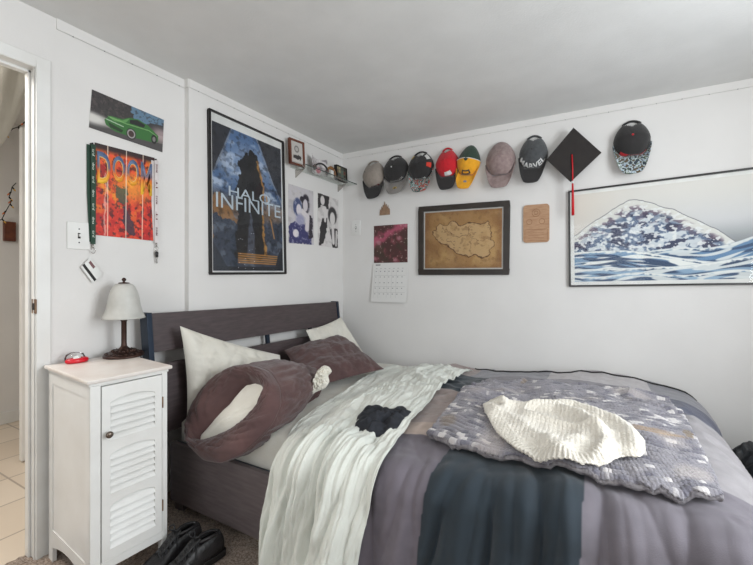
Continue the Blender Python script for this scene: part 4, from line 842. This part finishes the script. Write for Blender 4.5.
for cu, cv, ru, rv, c in ((.27, .04, .015, .06, (118, 104, 92)), (.86, .16, .06, .035, (104, 92, 84)), (.86, .60, .11, .03, (150, 128, 106)), (.975, .55, .02, .04, (110, 94, 74)), (.06, .86, .05, .05, (120, 108, 98))): mixc((1-sst(.6, 1.2, np.hypot((U_-cu)/ru, (V_-cv)/rv)))*.8, c)
bl_ = grid('knitted_blanket', Pb, 'knit', None, Cb); solid(bl_, .011, -1); tag(bl_, 'chunky marled grey and white knitted throw spread over the duvet', 'blanket')
rim = np.concatenate([Pb[0, ::5], Pb[::5, -1], Pb[-1, ::-5], Pb[::-5, 0]]); b = B(); b.tube([Vector(p)-Vector((0, 0, .004)) for p in rim], .0095, 8, True)
o = b.build('braided_edge', mat('grey_braid', (134, 130, 132), .95, (96, 92, 96), 60, .6, 140), None, smooth=True); o.parent = bl_
# ---- sweater
PZ = .08
OUT = [(646, 455), (640, 462), (622, 458), (605, 466), (572, 467), (540, 460), (515, 449), (497, 434), (486, 420), (482, 409), (490, 405), (503, 401), (512, 404), (540, 404), (562, 402), (590, 410), (612, 417), (632, 427), (645, 442)]
cx_, ct_ = pxt(565, 433); o_ = resamp([pxt(*p) for p in OUT+[OUT[0]]], 901)[:-1]; o_ = smooth1(np.concatenate([o_[-100:], o_, o_[:101]]), 13)[100:-100]; NRs = 220
RHO = np.linspace(0, 1, NRs)[:, None]; PH = np.arange(901)[None, :]/900.
Xs = cx_+(o_[None, :, 0]-cx_)*RHO; Ts = ct_+(o_[None, :, 1]-ct_)*RHO
lowr = np.exp(-((PH-.28)/.19)**2); rib = np.abs(np.sin(PH*PI*110))*sst(.74, .8, RHO)*lowr
def pdist(X, T, pl):
    q = [pxt(*p) for p in pl]; d = np.full(X.shape, 9.)
    for (x1, y1), (x2, y2) in zip(q[:-1], q[1:]):
        t = np.clip(((X-x1)*(x2-x1)+(T-y1)*(y2-y1))/((x2-x1)**2+(y2-y1)**2+1e-9), 0, 1); d = np.minimum(d, np.hypot(X-x1-t*(x2-x1), T-y1-t*(y2-y1)))
    return d
wr = .010*fbm(Xs*6, Ts*6, 2)
for pl_, am, wdd in (([(497, 407), (525, 409), (556, 411), (580, 420), (598, 434), (606, 450), (600, 462)], .032, .028), ([(540, 405), (575, 408), (612, 421), (632, 437), (638, 452)], .030, .030), ([(588, 432), (575, 448), (560, 458)], .012, .03), ([(490, 412), (520, 425), (560, 452)], .010, .025), ([(500, 404), (505, 412)], .02, .02)):
    wr = wr+am*np.exp(-(pdist(Xs, Ts, pl_)/wdd)**2)
fall = np.sqrt(np.clip(1-RHO**6, 0, 1)); kn = .0016*np.abs(np.sin(Xs*PI*70))*np.abs(np.sin((Ts+Xs*.2)*PI*70))
off = .030+dfold(Xs, Ts)+.052+.010*fall+wr*fall+.006*rib+kn*1.1
Pw = drape(Xs, Ts, off); Cw = np.zeros(Xs.shape+(3,))+np.array((216, 210, 198))/255.; Cw *= (.93+.07*(1-rib))[..., None]
sw = grid('sweater', Pw, 'knit', None, Cw); tag(sw, 'folded off-white knitted sweater with a ribbed hem lying on the grey throw', 'sweater'); solid(sw, .008, -1)
# ---- dark cloth on the cream sheet
def heap(name, m, ctr, out_w, basef, hgt, fr, seed, lab, cat, n=150, mm=50):
    o_ = resamp(out_w+[out_w[0]], n+1)[:-1]; o_ = smooth1(np.concatenate([o_[-20:], o_, o_[:21]]), 5)[20:-20]; RHO = np.linspace(0, 1, mm)[:, None]; X = ctr[0]+(o_[None, :, 0]-ctr[0])*RHO; T = ctr[1]+(o_[None, :, 1]-ctr[1])*RHO
    f = hgt*np.clip(1-RHO**2.4, 0, 1)**.6*(.62+.9*np.abs(pn(X*fr+seed, T*fr))+.5*fbm(X*fr*2.2+seed, T*fr*2.2, 2)); g = drape(X, T, basef(X, T)+f); o = grid(name, g, m); tag(o, lab, cat); return o
PZ = .065
bc = [(353, 426), (357, 413), (365, 404), (380, 402), (392, 406), (404, 403), (414, 409), (407, 418), (397, 426), (384, 431), (368, 431)]
heap('crumpled_tshirt', 'blackc', pxt(384, 418), [pxt(*p) for p in bc], lambda X, T: .045+dfold(np.clip(X, .98, None), T)*.5, .040, 9, 3, 'crumpled black T-shirt lying on the cream sheet', 'T-shirt', 260, 110)

# ---- pillows
def pillow(name, m, c4, th, lab, cat, seed=0, wr=.006, n=90, pinch=.06, sag=(0, 0, 0), group=None, back=.5):
    TL, TR, BR, BL = [np.array(c, float) for c in c4]; s = np.linspace(0, 1, n)[None, :, None]; t = np.linspace(0, 1, n)[:, None, None]
    S2 = np.abs(2*s-1); T2 = np.abs(2*t-1); s_ = .5+(s-.5)*(1-pinch*(1-T2**2)*S2); t_ = .5+(t-.5)*(1-pinch*(1-S2**2)*T2)
    Bq = (TL*(1-s_)+TR*s_)*(1-t_)+(BL*(1-s_)+BR*s_)*t_+np.array(sag)*(1-S2**2)*(1-T2**2)
    N_ = np.cross(TR-TL, TL-BL); N_ = np.cross(TR-TL, BL-TL); N_ = N_/np.linalg.norm(N_); 
    if N_[0]*.6-N_[1]*.8+N_[2]*.3 < 0: N_ = -N_
    pf = (np.clip(1-S2**3.0, 0, 1)*np.clip(1-T2**3.0, 0, 1))**.55
    W = fbm(s[..., 0]*4+seed, t[..., 0]*4, 4)[..., None]*wr*1.6+(np.abs(pn(s[..., 0]*7+seed+t[..., 0]*2, t[..., 0]*3.5)))[..., None]*wr*2.2
    Fp = Bq+N_*(th*pf+W*(.25+.75*np.clip(pf*2, 0, 1))); Bp = Bq-N_*(th*back*pf)-N_*.001
    v = np.concatenate([Fp.reshape(-1, 3), Bp.reshape(-1, 3)]); idx = np.arange(n*n).reshape(n, n); F = []
    A_, B_, C_, D_ = idx[:-1, :-1], idx[:-1, 1:], idx[1:, 1:], idx[1:, :-1]; F += np.stack([A_, B_, C_, D_], -1).reshape(-1, 4).tolist()+(np.stack([A_, D_, C_, B_], -1).reshape(-1, 4)+n*n).tolist()
    ring_ = list(idx[0, :])+list(idx[1:, -1])+list(idx[-1, -2::-1])+list(idx[-2:0:-1, 0])
    for i in range(len(ring_)): a_, b_ = ring_[i], ring_[(i+1) % len(ring_)]; F.append([b_, a_, a_+n*n, b_+n*n])
    o = pydata(name, v, F, m, smooth=True); bm = bmesh.new(); bm.from_mesh(o.data); bmesh.ops.recalc_face_normals(bm, faces=bm.faces); bm.to_mesh(o.data); bm.free(); return tag(o, lab, cat, group)
M['pcase'] = mat('white_pillowcase', (216, 213, 203), .85, (208, 204, 192), 5, .2, 200, sheen=.2)
pillow('pillow', 'pcase', [onX(180, 326, .16), onX(280, 355, .20), onX(290, 412, .36), onX(186, 432, .20)], .065, 'plump white pillow standing against the left half of the headboard', 'pillow', 2, .009)
pillow('pillow', 'pcase', [onX(306, 330, .14), onX(341, 317, .15), onY(372, 365, -.3), onY(330, 395, -.8)], .03, 'white pillow mostly hidden behind the far brown one', 'pillow', 5, .005)
pillow('pillow', 'brownc', [onY(284, 350, -.95), onX(341, 334, .22), onZ(384, 369, .535), onZ(303, 391, .53)], .06, 'brown-cased pillow slumped at the far side by the corner', 'pillow', 8, .007)
# ---- near brown pillow: a pillow slip folded open at its near end, with a white pillow inside
r = thing('brown_pillow', 'brown-cased pillow bunched at the near side, its open end showing white filling', 'pillow', (.62, -1.4, .50))
yv_ = lambda v_: float(np.interp(v_, [362, 463], [-1.50, -1.815]))
OP = [(232, 367), (252, 365), (270, 372), (280, 388), (281, 405), (273, 424), (258, 440), (241, 455), (222, 463), (204, 460), (191, 447), (188, 428), (192, 405), (208, 382)]
IP = [(246, 386), (254, 383), (263, 386), (266, 392), (260, 404), (251, 415), (240, 424), (229, 431), (216, 436), (206, 440), (199, 441), (203, 433), (215, 420), (232, 402)]
n2 = 140
def loop(pts, dy=0):
    q = np.array([onY(u_, v_, yv_(v_)) for u_, v_ in pts]); d = np.linspace(0, len(q), n2, endpoint=False); q = np.concatenate([q, q[:1]])
    o = np.stack([np.interp(d, range(len(q)), q[:, k]) for k in range(3)], -1)
    for _ in range(6): o = (np.roll(o, 1, 0)+o*2+np.roll(o, -1, 0))/4
    return o
O_ = loop(OP); I_ = loop(IP); nf = np.array((.05, -.72, .60)); nf /= np.linalg.norm(nf); ph = np.linspace(0, 2*PI, n2, endpoint=False)
# body: the loft from the opening to the flat tail of the pillow
E1, E2 = np.array(onZ(324, 372, .58)), np.array(onZ(318, 397, .51)); Ec = (E1+E2)/2; n1 = 110; Pg = np.zeros((n1, n2, 3))
ca_ = (O_-O_.mean(0)); key = ca_ @ np.array((.1, .55, .8)); key = key/np.abs(key).max(); sidek = ca_ @ np.cross(nf, np.array((.1, .55, .8))); sidek = sidek/np.abs(sidek).max()
End = Ec+key[:, None]*(E1-E2)*.5+sidek[:, None]*np.array((.02, .0, .015))
for i in range(n1):
    s_ = i/(n1-1); P0 = O_*(1-s_)+End*s_; c0_ = P0.mean(0); rad = P0-c0_; rad = rad/(np.linalg.norm(rad, axis=1)[:, None]+1e-6)
    bul = .045*math.sin(PI*min(1, s_*1.15))**.8 if s_ < .87 else .045*math.sin(PI*min(1, s_*1.15))
    fo = .020*np.abs(pn(np.cos(ph)*3.2+5+s_*1.2, np.sin(ph)*3.2+s_*3.2))+.014*np.abs(pn(np.cos(ph)*8+s_*2, np.sin(ph)*8+s_*6))
    Pg[i] = P0+rad*(bul+(fo-.008)*(1 if s_ > .02 else 0))[:, None]-(0)
over = Pg[..., 1] > -1.66; Pg[..., 2] = np.where(over, np.maximum(Pg[..., 2], .492), Pg[..., 2])
o = grid('pillowcase', Pg, 'brownc', None, wrap_u=True); solid(o, .005, 0); reparent_local(o, r)
m_ = 60; Lh = np.zeros((m_, n2, 3))
for j in range(m_):
    q = j/(m_-1); base_ = Pg[0]*(1-q)+I_*q; hgt = .050*math.sin(PI*min(1, q*1.02))**.7 if q < .98 else 0
    fo = .022*np.abs(pn(np.cos(ph)*3+9+q*2.5, np.sin(ph)*3+q*2.5))*math.sin(PI*q)+.012*np.abs(pn(np.cos(ph)*7+q*5, np.sin(ph)*7-q*4))*math.sin(PI*q)
    Lh[j] = base_+nf*(hgt+fo)[:, None]
tail = [I_+(I_.mean(0)-I_)*-.02*k-nf*.02*k for k in range(1, 5)]; Lh = np.concatenate([Lh, np.array(tail)])
o = grid('turned_hem', Lh, 'brownc', None, wrap_u=True); solid(o, .003, -1); reparent_local(o, r)
m_ = 30; Wf = np.zeros((m_, n2, 3)); ic = I_.mean(0)
for j in range(m_):
    q = j/(m_-1); Wf[j] = ic+(I_-ic)*1.12*q+nf*(.030*(1-q**2)-.004+.006*fbm(np.cos(ph)*2*q+2, np.sin(ph)*2*q, 3))[:, None]
o = grid('white_filling', Wf, 'pcase', None, wrap_u=True); reparent_local(o, r)
# ---- little crumpled white cloth on the brown pillows
c0_ = np.array(onY(318, 379, -1.24)); rt_ = np.array((.86, .48, .1)); up_ = np.array((-.2, .35, .9)); fw_ = np.array((.42, -.8, .42)); fw_ /= np.linalg.norm(fw_)
OC = [(-11, 14), (-9, 6), (-3, 0), (-1, -8), (5, -12), (10, -10), (13, -5), (9, -2), (11, 4), (7, 9), (0, 11), (-6, 14)]; oc = smooth1(resamp(OC+[OC[0]], 181), 5)*.0060
RH = np.linspace(0, 1, 60)[:, None]; a1 = oc[None, :, 0]*RH; a2 = -oc[None, :, 1]*RH
hh_ = .030*np.clip(1-RH**3, 0, 1)+.035*np.abs(pn(a1*40+3, a2*40))*(1-RH**4)+.012*np.abs(pn(a1*90, a2*80))
P = c0_+a1[..., None]*rt_+a2[..., None]*up_+(hh_)[..., None]*fw_
o = grid('crumpled_cloth', P, 'pcase', None); solid(o, .003, -1); tag(o, 'small crumpled off-white cloth lying on the far brown pillow', 'cloth')

# ================================================================== SHOES
def shoe(x, y, rz, lab):
    r = thing('shoe', lab, 'shoe', (x, y, .008), 'pair of black lace-up shoes', rz); L = .295; ns, nc = 40, 36
    V = []
    for i in range(ns):
        s = i/(ns-1); yy = -L*s+.0
        w2 = np.interp(s, [0, .06, .2, .45, .7, .88, .97, 1], [.012, .030, .036, .038, .050, .046, .026, .006]); h = np.interp(s, [0, .05, .15, .3, .42, .6, .8, .95, 1], [.06, .088, .092, .088, .082, .062, .046, .036, .018])
        ox = -.012*math.sin(PI*s)
        for k in range(nc):
            a = PI*k/(nc-1); cx = math.cos(a); sz = math.sin(a); V.append((ox+w2*np.sign(cx)*abs(cx)**.75, yy, .02+(h-.02)*abs(sz)**(.75 if s > .4 else .55)))
    fs = []
    for i in range(ns-1):
        for k in range(nc-1):
            s = (i+.5)/(ns-1); a = abs((k+.5)/(nc-1)-.5)
            if .05 < s < .36 and a < .17: continue        # foot opening
            fs.append((i*nc+k, i*nc+k+1, (i+1)*nc+k+1, (i+1)*nc+k))
    o = B().add(V, fs).build('upper', 'rubber', r, smooth=True, world=False); solid(o, .0045, -1)
    b = B(); n = 40; ol = []
    for k in range(n):
        s = k/(n-1); w2 = np.interp(s, [0, .03, .2, .45, .7, .88, .97, 1], [.016, .032, .039, .040, .053, .049, .030, .006]); ol.append((-.012*math.sin(PI*s)+w2, -L*s*1.02+.004))
    ol2 = [(-.012*2*math.sin(PI*k/(n-1))*1-(p[0]), p[1]) for k, p in enumerate(ol)][::-1]
    b.prism(ol+ol2, .022, lambda x_, y_, d: Vector((x_, y_, d))); b.build('sole', 'dark', r, world=False, bevel=.003)
    # collar, tongue, laces
    col = []
    for k in range(28):
        a = 2*PI*k/28; col.append(Vector((-.006+.022*math.cos(a), -.062+.048*math.sin(a), .088+.003*math.cos(a*2)-.004*math.sin(a))))
    B().tube(col, .006, 8, True).build('collar', 'rubber', r, smooth=True, world=False)
    b = B(); b.hexa([Vector((sx*.02-.009, yv, zv)) for zo in (0, .005) for sx, yv, zv in ((-1, -.105, .10+zo), (1, -.105, .10+zo), (.8, -.19, .062+zo), (-.8, -.19, .062+zo))]); b.build('tongue', 'rubber', r, world=False, bevel=.002)
    b = B()
    for k in range(5):
        yv = -.112-.019*k; zv = .098-.0085*k; b.tube([Vector((-.010-.026, yv, zv-.010)), Vector((-.010, yv-.003, zv+.005)), Vector((-.010+.026, yv-.006, zv-.010))], .0026, 6)
        if k < 4: b.tube([Vector((-.034, yv, zv-.009)), Vector((-.01, yv-.010, zv+.003)), Vector((.014, yv-.02, zv-.017))], .0024, 6)
    for s_ in (-1, 1):
        b.tube([Vector((-.010+s_*(.004+.02*math.sin(t)), -.108+.02*math.sin(2*t)*.6-.01, .104+.014*math.sin(t))) for t in np.linspace(0, PI, 10)], .0024, 6)
        b.tube([Vector((-.010, -.112, .104)), Vector((-.010+s_*.025, -.125, .09)), Vector((-.010+s_*.045, -.135, .055))], .0022, 6)
    r.scale = (1.0, 1.0, 1.15)
    b.build('lace', mat('black_lace', (42, 42, 44), .8), r, smooth=True, world=False)
shoe(.475, -1.80, .08, 'black leather lace-up shoe next to the cabinet, left of the pair'); shoe(.605, -1.79, -.08, 'black leather lace-up shoe nearer the bed, right of the pair')

# ================================================================== things past the foot of the bed
p = (2.72, -.42)
u, v = np.meshgrid(np.linspace(0, 1, 60), np.linspace(0, 2*PI, 70)); rr_ = (np.sin(np.clip(u, .0, 1)*PI*.5)**.6)
gx = p[0]-.02+.22*rr_*np.cos(v)*(1+.15*pn(np.cos(v)*2, np.sin(v)*2+u)); gy = p[1]+.03+.26*rr_*np.sin(v)*(1+.12*pn(np.sin(v)*2, u*2)); gz = .02+.29*(1-u**2.2)*(1+.28*pn(gx*9, gy*9)+.1*pn(gx*22, gy*22))+.02*np.abs(pn(gx*30, gy*12))
gz = np.maximum(gz, .006)
o = grid('duffel_bag', np.stack([gx, gy, gz], -1), mat('black_nylon', (32, 34, 36), .45, (22, 23, 25), 20, .3, 80), None); tag(o, 'slumped black fabric bag on the floor past the foot of the bed', 'bag')
o = B().box((2.96, -.95, .0), (3.36, -.12, .30)).build('wooden_box', mat('red_brown_wood', (120, 54, 34), .4, (84, 36, 24), 12, stretch=(1, 6, 1)), bevel=.006); o.location.z = .006; tag(o, 'reddish-brown wooden box on the floor beyond the black bag', 'box')
